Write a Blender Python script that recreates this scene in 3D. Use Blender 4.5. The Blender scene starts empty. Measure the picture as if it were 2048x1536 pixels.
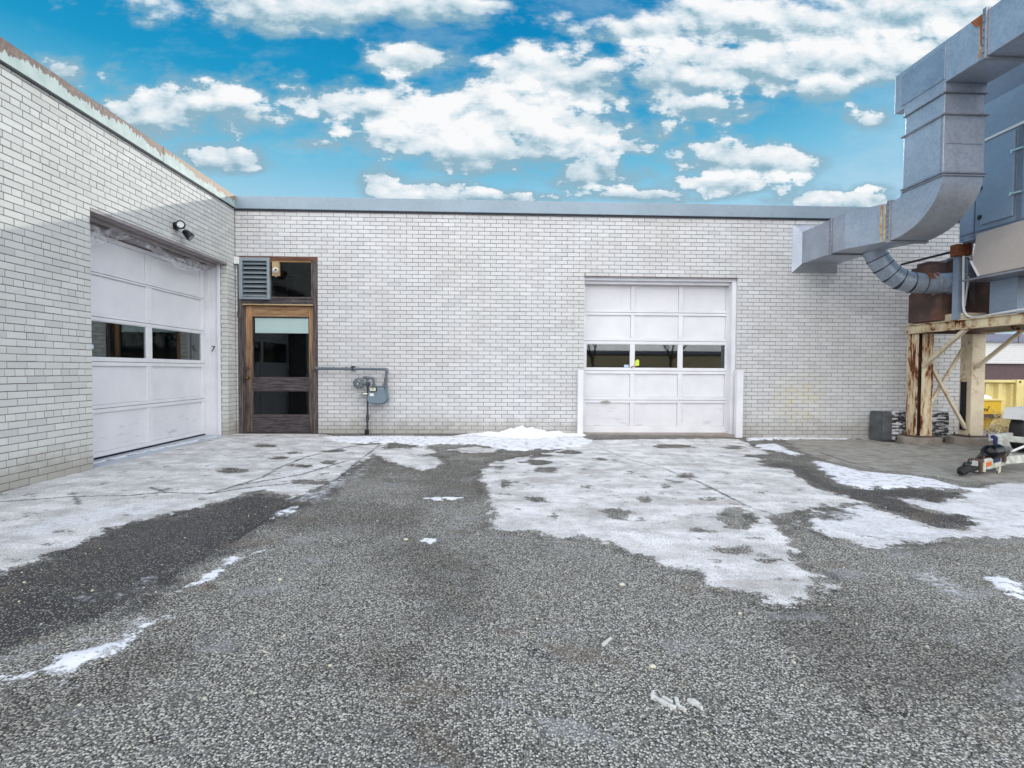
import bpy, bmesh, math, random
import numpy as np
from mathutils import Vector, Matrix
random.seed(7); rng=np.random.default_rng(11)
S=bpy.context.scene; COL=S.collection
# ------------------------------------------------------------ camera
F=1050.; H=1.10; YAW=math.atan(39/1050); PIT=math.atan(28/1050); ROLL=.006
RM=Matrix.Rotation(-YAW,3,'Z')@Matrix.Rotation(math.pi/2-PIT,3,'X')@Matrix.Rotation(ROLL,3,'Z')
CAM=Vector((0,0,H))
def ray(px,py): return RM@Vector(((px-1024)/F,(768-py)/F,-1.))
def onx(px,py,X): d=ray(px,py); return CAM+d*(X/d[0])
def ony(px,py,Y): d=ray(px,py); return CAM+d*(Y/d[1])
def onz(px,py,Z): d=ray(px,py); return CAM+d*((Z-H)/d[2])
cd=bpy.data.cameras.new('camera'); cam=bpy.data.objects.new('camera',cd); COL.objects.link(cam)
cam.location=CAM; cam.rotation_euler=RM.to_euler(); cd.sensor_width=36; cd.lens=36*F/2048; cd.clip_end=2000; cd.clip_start=.05
S.camera=cam
D=9.0; XL=-4.315; ZP=3.965; ZF=3.755; CH=.0677; BL=.2032
def gz(x,y=0):
    t=min(1,max(0,(x-1.5)/5)); return -.08*t*t*(3-2*t)
# ------------------------------------------------------------ helpers
ORG={}
def put(o,parent=None,loc=None):
    COL.objects.link(o)
    if parent is not None: o.parent=parent; ORG[o.name]=ORG[parent.name]
    else: ORG[o.name]=Vector(loc or (0,0,0)); o.location=ORG[o.name]
    return o
def tag(o,label=None,cat=None,group=None,kind=None):
    if label: o['label']=label
    if cat: o['category']=cat
    if group: o['group']=group
    if kind: o['kind']=kind
    return o
def thing(name,loc,label,cat,group=None):
    o=bpy.data.objects.new(name,None); o.empty_display_size=.2; put(o,None,loc); return tag(o,label,cat,group)
def V(*a): return Vector(a)
class MB:
    def __init__(s): s.v=[]; s.f=[]; s.sm=[]
    def add(s,vs,fs,smooth=False):
        b=len(s.v); s.v+= [tuple(v) for v in vs]; s.f+=[tuple(i+b for i in f) for f in fs]; s.sm+=[smooth]*len(fs); return s
    def box(s,x0,x1,y0,y1,z0,z1):
        x0,x1=sorted((x0,x1)); y0,y1=sorted((y0,y1)); z0,z1=sorted((z0,z1))
        return s.add([(x0,y0,z0),(x1,y0,z0),(x1,y1,z0),(x0,y1,z0),(x0,y0,z1),(x1,y0,z1),(x1,y1,z1),(x0,y1,z1)],
            [(0,3,2,1),(4,5,6,7),(0,1,5,4),(1,2,6,5),(2,3,7,6),(3,0,4,7)])
    def prism(s,pts,vec):
        n=len(pts); pts=[Vector(p) for p in pts]; vec=Vector(vec)
        nor=Vector((0,0,0))
        for i in range(n): nor+=pts[i].cross(pts[(i+1)%n])
        if nor.dot(vec)>0: pts=pts[::-1]
        return s.add(pts+[p+vec for p in pts],[tuple(range(n)),tuple(range(2*n-1,n-1,-1))]+[(i,(i+n),((i+1)%n)+n,(i+1)%n) for i in range(n)])
    def beam(s,a,b,w,h,up=(0,0,1)):
        a=Vector(a); b=Vector(b); d=(b-a).normalized(); up=Vector(up)
        if abs(d.dot(up))>.98: up=Vector((0,1,0))
        r=d.cross(up).normalized(); u=r.cross(d)
        return s.prism([a+r*x*w/2+u*y*h/2 for x,y in ((-1,-1),(1,-1),(1,1),(-1,1))],b-a)
    def tube(s,path,rad,n=14,caps=True,smooth=True):
        P=[Vector(p) for p in path]; R=rad if isinstance(rad,(list,tuple)) else [rad]*len(P)
        vs=[]; fs=[]; prev=None
        for i,p in enumerate(P):
            t=(P[min(i+1,len(P)-1)]-P[max(i-1,0)])
            t=t.normalized() if t.length>1e-9 else Vector((0,0,1))
            if prev is None:
                a=Vector((0,0,1)) if abs(t.z)<.9 else Vector((1,0,0))
                r=t.cross(a).normalized()
            else: r=(prev-t*prev.dot(t)).normalized()
            prev=r; u=t.cross(r)
            for k in range(n):
                an=2*math.pi*k/n; vs.append(p+(r*math.cos(an)+u*math.sin(an))*R[i])
        for i in range(len(P)-1):
            for k in range(n):
                a=i*n+k; b=i*n+(k+1)%n; fs.append((a,b,b+n,a+n))
        s.add(vs,fs,smooth)
        if caps:
            m=len(P)-1
            s.add(vs[:n],[tuple(range(n-1,-1,-1))]); s.add(vs[m*n:],[tuple(range(n))])
        return s
    def ball(s,c,r,n=16,m=10,sc=(1,1,1)):
        c=Vector(c); vs=[]; fs=[]
        for i in range(m+1):
            th=math.pi*i/m
            for k in range(n):
                a=2*math.pi*k/n; vs.append(c+Vector((math.sin(th)*math.cos(a)*sc[0],math.sin(th)*math.sin(a)*sc[1],math.cos(th)*sc[2]))*r)
        for i in range(m):
            for k in range(n):
                a=i*n+k; b=i*n+(k+1)%n; fs.append((a,a+n,b+n,b))
        return s.add(vs,fs,True)
    def build(s,name,mat,parent=None,loc=None,bevel=0,seg=2):
        me=bpy.data.meshes.new(name); o=bpy.data.objects.new(name,me); put(o,parent,loc); g=ORG[o.name]
        me.from_pydata([(v[0]-g.x,v[1]-g.y,v[2]-g.z) for v in s.v],[],s.f); me.materials.append(mat)
        me.polygons.foreach_set('use_smooth',s.sm); me.update()
        if bevel:
            b=o.modifiers.new('b','BEVEL'); b.width=bevel; b.segments=seg; b.limit_method='ANGLE'; b.angle_limit=math.radians(40); b.harden_normals=False
        return o
def arc(c,r,a0,a1,n,ax,ay):
    c=Vector(c); ax=Vector(ax); ay=Vector(ay)
    return [c+ax*(r*math.cos(a0+(a1-a0)*i/n))+ay*(r*math.sin(a0+(a1-a0)*i/n)) for i in range(n+1)]
def text_mesh(name,body,size,mat,parent,origin,xdir,zdir,shear=0,depth=.003):
    cu=bpy.data.curves.new('t','FONT'); cu.body=body; cu.size=size; cu.extrude=depth; cu.shear=shear
    t=bpy.data.objects.new('t',cu); COL.objects.link(t)
    dg=bpy.context.evaluated_depsgraph_get(); me=bpy.data.meshes.new_from_object(t.evaluated_get(dg)); bpy.data.objects.remove(t)
    o=bpy.data.objects.new(name,me); put(o,parent); me.materials.clear(); me.materials.append(mat)
    x=Vector(xdir).normalized(); z=Vector(zdir).normalized(); y=x.cross(z)
    M=Matrix((x,z,-y*-1)).transposed() if False else Matrix((x,z,x.cross(z))).transposed()
    me.transform(Matrix.Translation(Vector(origin)-ORG[o.name])@M.to_4x4()); return o
# ------------------------------------------------------------ materials
def nt(name):
    m=bpy.data.materials.new(name); m.use_nodes=True; n=m.node_tree; n.nodes.clear(); return m,G(n)
class G:
    def __init__(s,t): s.t=t
    def n(s,typ,ins=None,**k):
        o=s.t.nodes.new('ShaderNode'+typ)
        for a,b in k.items(): setattr(o,a,b)
        for a,b in (ins or {}).items():
            if isinstance(b,bpy.types.NodeSocket): s.t.links.new(b,o.inputs[a])
            else: o.inputs[a].default_value=b
        return o
    def m(s,op,a,b=0,c=0,clamp=False): return s.n('Math',{0:a,1:b,2:c},operation=op,use_clamp=clamp).outputs[0]
    def mix(s,f,a,b,blend='MIX'):
        c=lambda q:q if isinstance(q,bpy.types.NodeSocket) or len(q)==4 else (*q,1)
        o=s.n('Mix',{0:f,6:c(a),7:c(b)},data_type='RGBA',blend_type=blend); o.clamp_factor=True; return o.outputs[2]
    def mr(s,v,a,b,c=0,d=1,sm=True): return s.n('MapRange',{0:v,1:a,2:b,3:c,4:d},interpolation_type='SMOOTHSTEP' if sm else 'LINEAR').outputs[0]
    def pos(s): return s.n('NewGeometry').outputs['Position']
    def scl(s,v,sc): return s.n('VectorMath',{0:v,1:sc},operation='MULTIPLY').outputs[0]
    dim='3D'
    def noise(s,v,scale,det=3,rough=.55,dist=0): return s.n('TexNoise',{'Vector':v,'Scale':scale,'Detail':det,'Roughness':rough,'Distortion':dist},noise_dimensions=s.dim).outputs[0]
    def vor(s,v,scale,feat='F1',rnd=1): return s.n('TexVoronoi',{'Vector':v,'Scale':scale,'Randomness':rnd},feature=feat,voronoi_dimensions=s.dim)
    def bump(s,h,st=.3,dist=.01,nrm=None):
        d={'Height':h,'Strength':st,'Distance':dist}
        if nrm is not None: d['Normal']=nrm
        return s.n('Bump',d).outputs[0]
    def out(s,col,rough=.6,metal=0,bump=None,spec=.4,**k):
        p=s.n('BsdfPrincipled',{'Base Color':col if isinstance(col,bpy.types.NodeSocket) else (*col,1),'Roughness':rough,'Metallic':metal,'Specular IOR Level':spec,**k})
        if bump is not None: s.t.links.new(bump,p.inputs['Normal'])
        s.t.links.new(p.outputs[0],s.n('OutputMaterial').inputs[0]); return p
def plain(name,c,rough=.6,metal=0,var=.15,sc=6,bs=.15,spec=.4):
    m,g=nt(name); p=g.pos(); a=g.noise(p,sc,4); b=g.noise(p,sc*9,3)
    v=g.m('ADD',g.m('MULTIPLY',a,.65),g.m('MULTIPLY',b,.35))
    col=g.mix(g.mr(v,.3,.7),[x*(1-var) for x in c],[min(1,x*(1+var)) for x in c])
    g.out(col,rough,metal,g.bump(b,bs,.004),spec); return m
def peel(name,paint,under,amount=.5,sc=5,stretch=(1,1,1),rough=.55,zr=None,var=.1,under2=None,soft=.02,bs=.4):
    """paint that has flaked off the material beneath; zr=(z0,z1) raises flaking toward z1"""
    m,g=nt(name); p=g.pos(); ps=g.scl(p,stretch)
    n1=g.noise(ps,sc,6,.65); n2=g.noise(p,sc*.35,2); n3=g.noise(p,3,3)
    v=g.m('ADD',g.m('MULTIPLY',n1,.7),g.m('MULTIPLY',n2,.3))
    if zr:
        z=g.n('SeparateXYZ',{0:p}).outputs[2]; v=g.m('ADD',v,g.m('MULTIPLY',g.mr(z,zr[0],zr[1],sm=False),zr[2]))
    th=1-amount
    mask=g.mr(v,th-soft,th+soft)
    pc=g.mix(g.mr(n3,.3,.7),[x*(1-var) for x in paint],[min(1,x*(1+var)) for x in paint])
    uc=g.mix(g.mr(g.noise(p,sc*3,3),.35,.65),under,under2 or [x*1.5 for x in under])
    if 'cream' in name:
        pc=g.mix(g.m('MULTIPLY',g.mr(g.m('ADD',v,g.m('MULTIPLY',g.m('SUBTRACT',g.noise(g.scl(p,(30,30,3)),1,4),.5),.12)),th-.10,th),.75),pc,(.40,.23,.10))
        pc=g.mix(g.mr(g.noise(p,38,4,.7),.60,.70,0,.35),pc,(.33,.24,.15))
    col=g.mix(mask,pc,uc); h=g.m('SUBTRACT',g.m('MULTIPLY',g.noise(p,60,3),.15),mask)
    g.out(col,g.mr(mask,0,1,rough,.9),0,g.bump(h,bs,.002)); return m
def brick_mat(name,dirt=1.0,tint=(1,1,1)):
    m,g=nt(name); p=g.pos(); at=g.n('Attribute',attribute_name='bv').outputs['Fac']
    base=g.mix(at,[.52*tint[0],.525*tint[1],.54*tint[2]],[.64*tint[0],.645*tint[1],.655*tint[2]])
    n=g.noise(p,1.2,4); base=g.mix(g.mr(n,.35,.75,0,.35),base,(.50,.49,.46))
    f=g.noise(p,26,4,.6); base=g.mix(g.mr(f,.62,.78,0,.35),base,(.36,.35,.33))
    z=g.n('SeparateXYZ',{0:p}).outputs[2]
    sx=g.n('SeparateXYZ',{0:p}); st=g.noise(g.scl(p,(2.2,2.2,.22)),3,5,.65); base=g.mix(g.mr(st,.60,.74,0,.30),base,(.40,.385,.36))
    ptc=g.mr(g.n('VectorMath',{0:g.n('VectorMath',{0:p,1:(1.6,1,1.7),2:(-8.6,-9,-1.02)},operation='MULTIPLY_ADD').outputs[0]},operation='LENGTH').outputs['Value'],.25,1.0,.75,0)
    base=g.mix(g.m('MULTIPLY',ptc,g.mr(g.noise(p,7,4,.6),.42,.60)),base,(.62,.58,.40))
    d=g.m('MULTIPLY',g.mr(g.m('ADD',z,g.m('MULTIPLY',g.noise(p,5,4),-.5)),-.22,.12,1,0),.55*dirt,clamp=True)
    base=g.mix(d,base,(.27,.25,.20))
    g.out(base,.62,0,g.bump(g.m('ADD',f,g.m('MULTIPLY',g.noise(p,9,2),.8)),.35,.004),.35); return m
M={}
M['brick']=brick_mat('painted_brick'); M['brick_left']=brick_mat('painted_brick_warm',1.1,(1.02,1.02,.96))
M['mortar']=plain('mortar',(.19,.172,.172),.9,0,.25,20)
M['coping']=plain('coping_metal',(.25,.32,.38),.5,.25,.08,1.5,.05)
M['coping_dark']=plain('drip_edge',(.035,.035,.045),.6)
# left coping : pale green paint, brown primer showing from the top in drips
def coping_left():
    m,g=nt('coping_peeled'); p=g.pos(); sp=g.n('SeparateXYZ',{0:p}); y=sp.outputs[1]; z=sp.outputs[2]
    c=g.n('CombineXYZ',{0:0,1:g.m('MULTIPLY',y,26),2:g.m('MULTIPLY',z,5)}).outputs[0]
    c2=g.n('CombineXYZ',{0:0,1:g.m('MULTIPLY',y,1.6),2:2.2}).outputs[0]
    n=g.m('ADD',g.m('MULTIPLY',g.noise(c,1,4,.6),.20),g.m('MULTIPLY',g.noise(c2,1,3),.34))
    n=g.m('ADD',n,g.mr(y,5.5,8.5,.02,.01))
    msk=g.mr(g.m('SUBTRACT',z,g.m('SUBTRACT',ZP+.20,n)),-.004,.004)
    pc=g.mix(g.mr(g.noise(p,7,4),.3,.7),(.36,.47,.45),(.47,.57,.54))
    bc=g.mix(g.mr(y,6.5,7.8),(.13,.085,.075),(.33,.23,.16))
    bc=g.mix(g.mr(g.noise(p,30,3),.4,.7,0,.5),bc,(.30,.22,.17))
    g.out(g.mix(msk,pc,bc),.6,0,g.bump(g.m('SUBTRACT',g.noise(p,3,2),g.m('MULTIPLY',msk,.3)),.25,.01)); return m
M['coping_left']=coping_left()
M['white']=peel('white_door_paint',(.74,.74,.77),(.30,.27,.25),.275,14,(1,1,7),.5,(1.2,0,.07),.05)
M['white_panel']=None
def panel_mat():
    m,g=nt('white_panel_paint'); p=g.pos(); z=g.n('SeparateXYZ',{0:p}).outputs[2]
    c=g.mix(g.mr(g.noise(p,2.5,4),.3,.7),(.70,.70,.735),(.76,.76,.785))
    sm=g.m('MULTIPLY',g.mr(g.noise(g.scl(p,(1,1,5)),3,6,.65),.55,.72),g.mr(z,.1,.75,.6,.0),clamp=True)
    c=g.mix(sm,c,(.36,.35,.36))
    st=g.mr(g.noise(g.scl(p,(40,40,2)),1,3),.6,.8,0,.15); c=g.mix(st,c,(.48,.47,.47))
    g.out(c,.48,0,g.bump(g.noise(g.scl(p,(60,60,4)),1,3),.12,.002)); return m
M['white_panel']=panel_mat()
M['white_trim']=peel('white_trim_paint',(.73,.73,.77),(.27,.24,.22),.22,10,(1,1,1.5),.5,(.9,0,.12),.05)
M['soffit']=plain('brown_grey_trim_paint',(.30,.27,.27),.6,0,.2,8)  # brown-grey paint of the left door head and its trim
def wood(name,dark,light,stretch,orange=None,zr=(2.0,2.15)):
    m,g=nt(name); p=g.pos(); q=g.scl(p,stretch)
    n=g.noise(q,1,7,.7,.4); z=g.n('SeparateXYZ',{0:p}).outputs[2]
    c=g.mix(g.mr(n,.35,.65),dark,light)
    if orange:
        zz=g.m('ADD',z,g.m('MULTIPLY',g.noise(g.scl(p,(9,9,1.2)),1,3),.9)); k=g.mr(zz,zr[0],zr[1])
        oc=g.mix(g.mr(n,.35,.65),orange,[min(1,x*1.9+.04) for x in orange]); c=g.mix(k,c,oc)
    # pale flakes of old finish
    c=g.mix(g.mr(g.noise(q,2.2,5,.7),.64,.70,0,.75),c,(.42,.39,.38))
    g.out(c,.75,0,g.bump(n,.7,.006)); return m
M['wood_h']=wood('weathered_wood_grain_across',(.02,.017,.022),(.10,.085,.09),(4,20,55))
M['wood_v']=wood('weathered_wood_grain_upright',(.028,.022,.024),(.15,.12,.115),(55,20,3))
M['wood_door_v']=wood('door_stile_wood',(.03,.024,.024),(.15,.11,.09),(50,20,3),(.26,.14,.06),(1.0,2.5))
M['wood_door_top']=wood('door_top_rail_wood',(.20,.10,.04),(.42,.27,.15),(4,20,50))
M['wood_red']=wood('head_wood',(.07,.025,.018),(.20,.09,.055),(5,20,50))
M['wood_tan']=plain('tan_plywood',(.42,.30,.17),.7,0,.15,20)
M['louver']=plain('louver_metal',(.29,.345,.385),.45,.3,.1,10)
M['black']=plain('black_metal',(.012,.012,.015),.35,0,.2,20,.05)
M['gloss_black']=plain('gloss_black',(.004,.004,.006),.22,0,.1,20,.02,.3); M['rubber']=plain('rubber',(.015,.015,.017),.7)
M['dark']=plain('dark_interior',(.02,.02,.024),.9)
M['blind']=plain('blind_cloth',(.80,.83,.85),.8,0,.03,30)
M['plasticwhite']=plain('white_plastic',(.75,.75,.74),.35,0,.03)
M['brass']=plain('old_brass',(.16,.11,.06),.35,.8,.3,30)
M['gas']=plain('gas_pipe_paint',(.12,.145,.165),.45,.1,.15,14)
M['gasbody']=plain('meter_paint',(.16,.22,.26),.4,.1,.08,12)
M['gasdark']=plain('gas_pipe_dark',(.05,.055,.065),.55,.1,.4,30)
M['chrome']=plain('bright_metal',(.55,.55,.52),.25,.9,.2,40)
M['label']=plain('meter_label',(.60,.57,.45),.5)
M['guard']=peel('guard_paint',(.74,.74,.78),(.2,.12,.1),.2,9,(1,1,1),.45,(.5,0,.1),.04)
def galv(name,c,c2,rust=0,sc=38,metal=.55):
    m,g=nt(name); p=g.pos(); v=g.vor(p,sc); vc=g.n('SeparateColor',{0:v.outputs['Color']}).outputs[0]
    n=g.noise(p,1.6,5,.6); k=g.m('ADD',g.m('MULTIPLY',vc,.2),g.m('MULTIPLY',n,.95))
    col=g.mix(g.mr(k,.25,.85),c,c2)
    st=g.mr(g.noise(g.scl(p,(9,9,.7)),1,4),.58,.75,0,.3); col=g.mix(st,col,(.42,.44,.46))
    if rust: col=g.mix(g.mr(g.noise(g.scl(p,(4,4,2)),1,6,.7),.72-rust*.2,.78-rust*.2),col,(.17,.06,.03))
    g.out(col,g.mr(vc,0,1,.33,.43),metal,g.bump(g.noise(p,1.1,3,.5),.55,.05),.5); return m
M['galv']=galv('galvanised_sheet',(.31,.345,.41),(.47,.51,.58))
M['galv2']=galv('galvanised_flange',(.20,.21,.25),(.38,.39,.42),.12)
M['galv_round']=galv('galvanised_round',(.24,.29,.37),(.36,.42,.50),0,30)
M['unit']=plain('unit_panel',(.27,.34,.43),.45,.3,.1,1.6,.1)
M['unit_dark']=plain('unit_panel_dark',(.16,.20,.26),.5,.3,.12,2)
M['beige']=plain('beige_panel',(.50,.45,.41),.55,.1,.08,1.5,.05)
M['cream']=peel('cream_steel_paint',(.66,.58,.40),(.10,.028,.014),.44,6,(1,1,.6),.55,None,.12,(.20,.07,.03),.012,.6)
M['cream_clean']=peel('cream_steel_paint_sound',(.66,.57,.42),(.13,.045,.03),.37,7,(1,1,1),.55,None,.12,(.2,.08,.04),.015)
M['cream_rusty']=peel('cream_steel_paint_rusted',(.66,.57,.40),(.09,.022,.012),.455,4.2,(3,3,.7),.6,None,.1,(.19,.06,.025),.012,.6)
M['rust']=peel('rust_orange',(.27,.085,.03),(.12,.04,.02),.45,9,(1,1,1),.85,None,.3,None,.15)
M['rustdark']=peel('rust_brown_housing',(.10,.065,.055),(.17,.06,.03),.42,3,(1,1,1),.8,None,.3,None,.1)
M['concrete']=plain('footing_concrete',(.25,.22,.19),.9,0,.25,7,.5)
M['yellow']=plain('yellow_skip_paint',(.72,.60,.25),.5,0,.12,3)
M['yellow2']=plain('yellow_bin_paint',(.72,.46,.02),.4,0,.05,3)
M['snow']=peel('snow_surface',(.80,.82,.86),(.36,.34,.31),.335,30,(1,1,1),.8,None,.06,(.5,.5,.5),.05,1.0)
M['trailer']=plain('trailer_paint',(.56,.57,.52),.5,0,.35,16)
M['orange']=plain('orange_reflector',(.75,.16,.02),.25,0,.05)
M['red']=plain('red_reflector',(.35,.02,.015),.2,0,.05)
M['blue']=plain('blue_paint',(.018,.022,.11),.4,0,.2)
M['pink']=plain('pink_plastic',(.75,.12,.22),.5,0,.1)
M['neon']=plain('lime_tag',(.65,.80,.05),.6,0,.05)
M['lightblue']=plain('pale_sticker',(.45,.65,.80),.5,0,.05)
M['straw']=plain('dry_twigs',(.62,.50,.26),.85,0,.3,10)
M['farbrick']=plain('far_white_brick',(.62,.62,.62),.8,0,.05,2)
M['farline']=plain('far_joint',(.42,.42,.43),.9); M['fascia']=plain('far_fascia',(.16,.17,.24),.6)
M['browndoor']=plain('brown_roller_door',(.09,.055,.06),.6)
M['tanwall']=plain('tan_stucco',(.46,.39,.26),.9)
M['bark']=plain('grey_bark',(.08,.065,.055),.9,0,.3,14)
M['roofing']=plain('roofing_felt',(.10,.10,.11),.9)
M['sill']=plain('grey_sill_paint',(.42,.47,.53),.55,0,.1,5)
M['threshold']=plain('stone_threshold',(.30,.26,.235),.8,0,.2,8)
M['lens']=plain('lamp_reflector',(.42,.44,.45),.22,.4,.3,60)
def stripes(name):
    m,g=nt(name); p=g.pos(); n=g.noise(g.scl(p,(5,5,26)),1,5,.65,1.2)
    col=g.mix(g.mr(n,.50,.56),(.035,.038,.045),(.66,.66,.68)); g.out(col,.35,0,g.bump(n,.8,.02)); return m
M['torn']=stripes('torn_wrap')
M['drum']=plain('grey_drum_sheet',(.12,.13,.14),.4,.4,.35,7,.3)
def glass(name='window_glass',k=1.7):
    m,g=nt(name); fr=g.n('Fresnel',{'IOR':1.5}).outputs[0]
    t=g.n('BsdfTransparent',{'Color':(.90,.95,.94,1)}); gl=g.n('BsdfGlossy',{'Color':(1,1,1,1),'Roughness':.02})
    mx=g.n('MixShader',{0:g.m('MULTIPLY',fr,k),1:t.outputs[0],2:gl.outputs[0]})
    g.t.links.new(mx.outputs[0],g.n('OutputMaterial').inputs[0]); return m
M['glass']=glass(); M['glass_dark']=glass('dark_window_glass',.22); M['glass_dim']=glass('dim_window_glass',.5)  # dark and dim panes only have a weaker mirror reflection
def film():
    m,g=nt('clear_plastic_film'); n=g.noise(g.pos(),14,4)
    t=g.n('BsdfTransparent',{'Color':(.93,.93,.95,1)}); d=g.n('BsdfPrincipled',{'Base Color':(.72,.72,.76,1),'Roughness':.22,'Normal':g.bump(g.noise(g.pos(),9,2),.35,.015)})
    mx=g.n('MixShader',{0:g.mr(n,.3,.7,.12,.55),1:t.outputs[0],2:d.outputs[0]})
    g.t.links.new(mx.outputs[0],g.n('OutputMaterial').inputs[0]); return m
M['film']=film()
# ------------------------------------------------------------ brick walls
def brickwall(name,mat,parent,o,u,nrm,L,z0,z1,opens=(),header=0,phase=0,gap=.0075,rec=.0055):
    """o: origin (x,y) on the wall line; u: unit dir; nrm: outward unit normal; opens (u0,u1,z0,z1)"""
    V_=[];Fc=[];A=[]
    def P(a,z,d): return (o[0]+u[0]*a-nrm[0]*d,o[1]+u[1]*a-nrm[1]*d,z)
    flip=(u[0]*nrm[1]-u[1]*nrm[0])>0
    nc=int(math.ceil((z1-z0)/CH)); g=gap/2
    for i in range(nc):
        za=z0+i*CH; zb=min(za+CH,z1)
        if zb-za<.02: continue
        hd=header and (i+phase)%header==0
        bl=BL/2 if hd else BL
        off=(-bl*.5 if i%2 else -bl*.98)+ (.02 if hd else 0)
        a=off
        while a<L:
            a0=max(a,0); a1=min(a+bl,L); a+=bl
            iv=[(a0,a1,za,zb)]
            for (p0,p1,q0,q1) in opens:
                nv=[]
                for (s0,s1,t0,t1) in iv:
                    if s1<=p0 or s0>=p1 or t1<=q0+1e-6 or t0>=q1-1e-6: nv.append((s0,s1,t0,t1)); continue
                    if s0<p0: nv.append((s0,p0,t0,t1))
                    if s1>p1: nv.append((p1,s1,t0,t1))
                    if t0<q0: nv.append((max(s0,p0),min(s1,p1),t0,q0))
                    if t1>q1: nv.append((max(s0,p0),min(s1,p1),q1,t1))
                iv=nv
            for (s0,s1,t0,t1) in iv:
                e0=0 if any(abs(s0-x)<1e-6 for p in opens for x in p[:2]) else g
                e1=0 if any(abs(s1-x)<1e-6 for p in opens for x in p[:2]) else g
                s0+=e0; s1-=e1; t0+=g; t1-=g
                if s1-s0<.012 or t1-t0<.012: continue
                c=.0025; jz=[rng.normal(0,.0007) for _ in range(4)]; dj=rng.normal(0,.0009)
                k=len(V_)
                pr=[(s0,t0+jz[0]),(s1,t0+jz[1]),(s1,t1+jz[2]),(s0,t1+jz[3])]
                cx=[(s0+c,t0+c+jz[0]),(s1-c,t0+c+jz[1]),(s1-c,t1-c+jz[2]),(s0+c,t1-c+jz[3])]
                V_.extend(P(x,z,rec+.004) for x,z in pr); V_.extend(P(x,z,.0015+dj) for x,z in pr); V_.extend(P(x,z,-.0005+dj+rng.normal(0,.0005)) for x,z in cx)
                fs=[(k+8,k+9,k+10,k+11)]
                for q in range(4):
                    r=(q+1)%4; fs.append((k+q,k+r,k+4+r,k+4+q)); fs.append((k+4+q,k+4+r,k+8+r,k+8+q))
                if flip: fs=[f[::-1] for f in fs]
                Fc.extend(fs); val=min(1,max(0,rng.normal(.6,.22)));  val=0. if rng.random()<.03 else val
                A.extend([val]*9)
    me=bpy.data.meshes.new(name); ob=bpy.data.objects.new(name,me); put(ob,parent); G0=ORG[ob.name]
    # mortar bed: cells around the openings
    us=sorted({0,L}|{x for p in opens for x in p[:2]}); zs=sorted({z0,z1}|{x for p in opens for x in p[2:] if z0<x<z1})
    nb=len(Fc)
    for i in range(len(us)-1):
        for j in range(len(zs)-1):
            uc=(us[i]+us[i+1])/2; zc=(zs[j]+zs[j+1])/2
            if any(p[0]<uc<p[1] and p[2]<zc<p[3] for p in opens): continue
            k=len(V_); V_.extend([P(us[i],zs[j],rec),P(us[i+1],zs[j],rec),P(us[i+1],zs[j+1],rec),P(us[i],zs[j+1],rec)])
            f=(k,k+1,k+2,k+3); Fc.append(f[::-1] if flip else f); A.append(0.5)
    me.from_pydata([(v[0]-G0.x,v[1]-G0.y,v[2]-G0.z) for v in V_],[],Fc)
    me.materials.append(mat); me.materials.append(M['mortar'])
    mi=np.zeros(len(Fc),dtype=np.int32); mi[nb:]=1; me.polygons.foreach_set('material_index',mi)
    at=me.attributes.new('bv','FLOAT','FACE'); at.data.foreach_set('value',np.array(A,dtype=np.float32)); me.update()
    return ob
# ------------------------------------------------------------ REAR WING
XE=8.5
W=lambda px,py,Y=D: ony(px,py,Y)
gx0,gx1,gzt=1.568,4.24,2.708
wx0,wx1,wzt=-4.275,-2.952,2.975
rear=thing('brick_building',(0,D,0),'low white brick rear wing with blue-grey roof edge, three-column garage door and wooden entrance door','building')
flx0,flx1,flz0,flz1=5.30,5.92,2.955,3.495
brickwall('wall',M['brick'],rear,(XL,D),(1,0),(0,-1),XE-XL,-.1355,ZF,
  [(wx0-XL,wx1-XL,-.5,wzt),(gx0-XL,gx1-XL,-.5,gzt),(flx0-XL,flx1-XL,flz0,flz1)])
brickwall('side_wall',M['brick'],rear,(XE,D),(0,1),(1,0),9,-.1355,ZF)
b=MB().box(XL-.4,XE-.011,D+.011,D+.14,gzt+.002,ZF)
for (a,c) in ((XL-.4,wx0),(wx1,gx0),(gx1,XE-.011)): b.box(a,c,D+.011,D+.14,-.2,gzt)
b.box(XL-.4,wx0,D+.011,D+.14,gzt,gzt+.001); 
b=MB()
for (a,c,z0,z1) in ((XL-.39,wx0,-.2,ZF-.001),(wx1,gx0,-.2,ZF-.001),(gx1,XE-.012,-.2,ZF-.001),(gx0,gx1,gzt,ZF-.001),(wx0,wx1,wzt,ZF-.001)): b.box(a+.0005,c-.0005,D+.012,D+.15,z0,z1)
b.build('wall_core',M['mortar'],rear)
# opening returns in painted brick colour
b=MB()
for x,s in ((gx0,-1),(gx1,1)): b.box(x-.002 if s<0 else x-.0,x if s<0 else x+.002,D+.001,D+.15,-.1,gzt)
b.box(gx0,gx1,D+.004,D+.15,gzt-.002,gzt-.0005)
b.build('opening_return',M['white_trim'],rear)
# coping
b=MB(); b.box(XL+.0,XE+.05,D-.05,D+.25,ZF,ZP); cp=b.build('coping',M['coping'],rear,bevel=.006)
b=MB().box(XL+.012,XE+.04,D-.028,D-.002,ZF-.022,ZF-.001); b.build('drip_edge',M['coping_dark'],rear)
b=MB()
for x in (-1.3,1.75,4.8): b.box(x,x+.05,D-.053,D-.049,ZF+.004,ZP-.006)
b.build('coping_joint',M['coping'],rear)
MB().box(XL-8,XE-.02,D+.25,D+9,ZF-.05,ZF+.04).build('roof',M['roofing'],rear)
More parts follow.
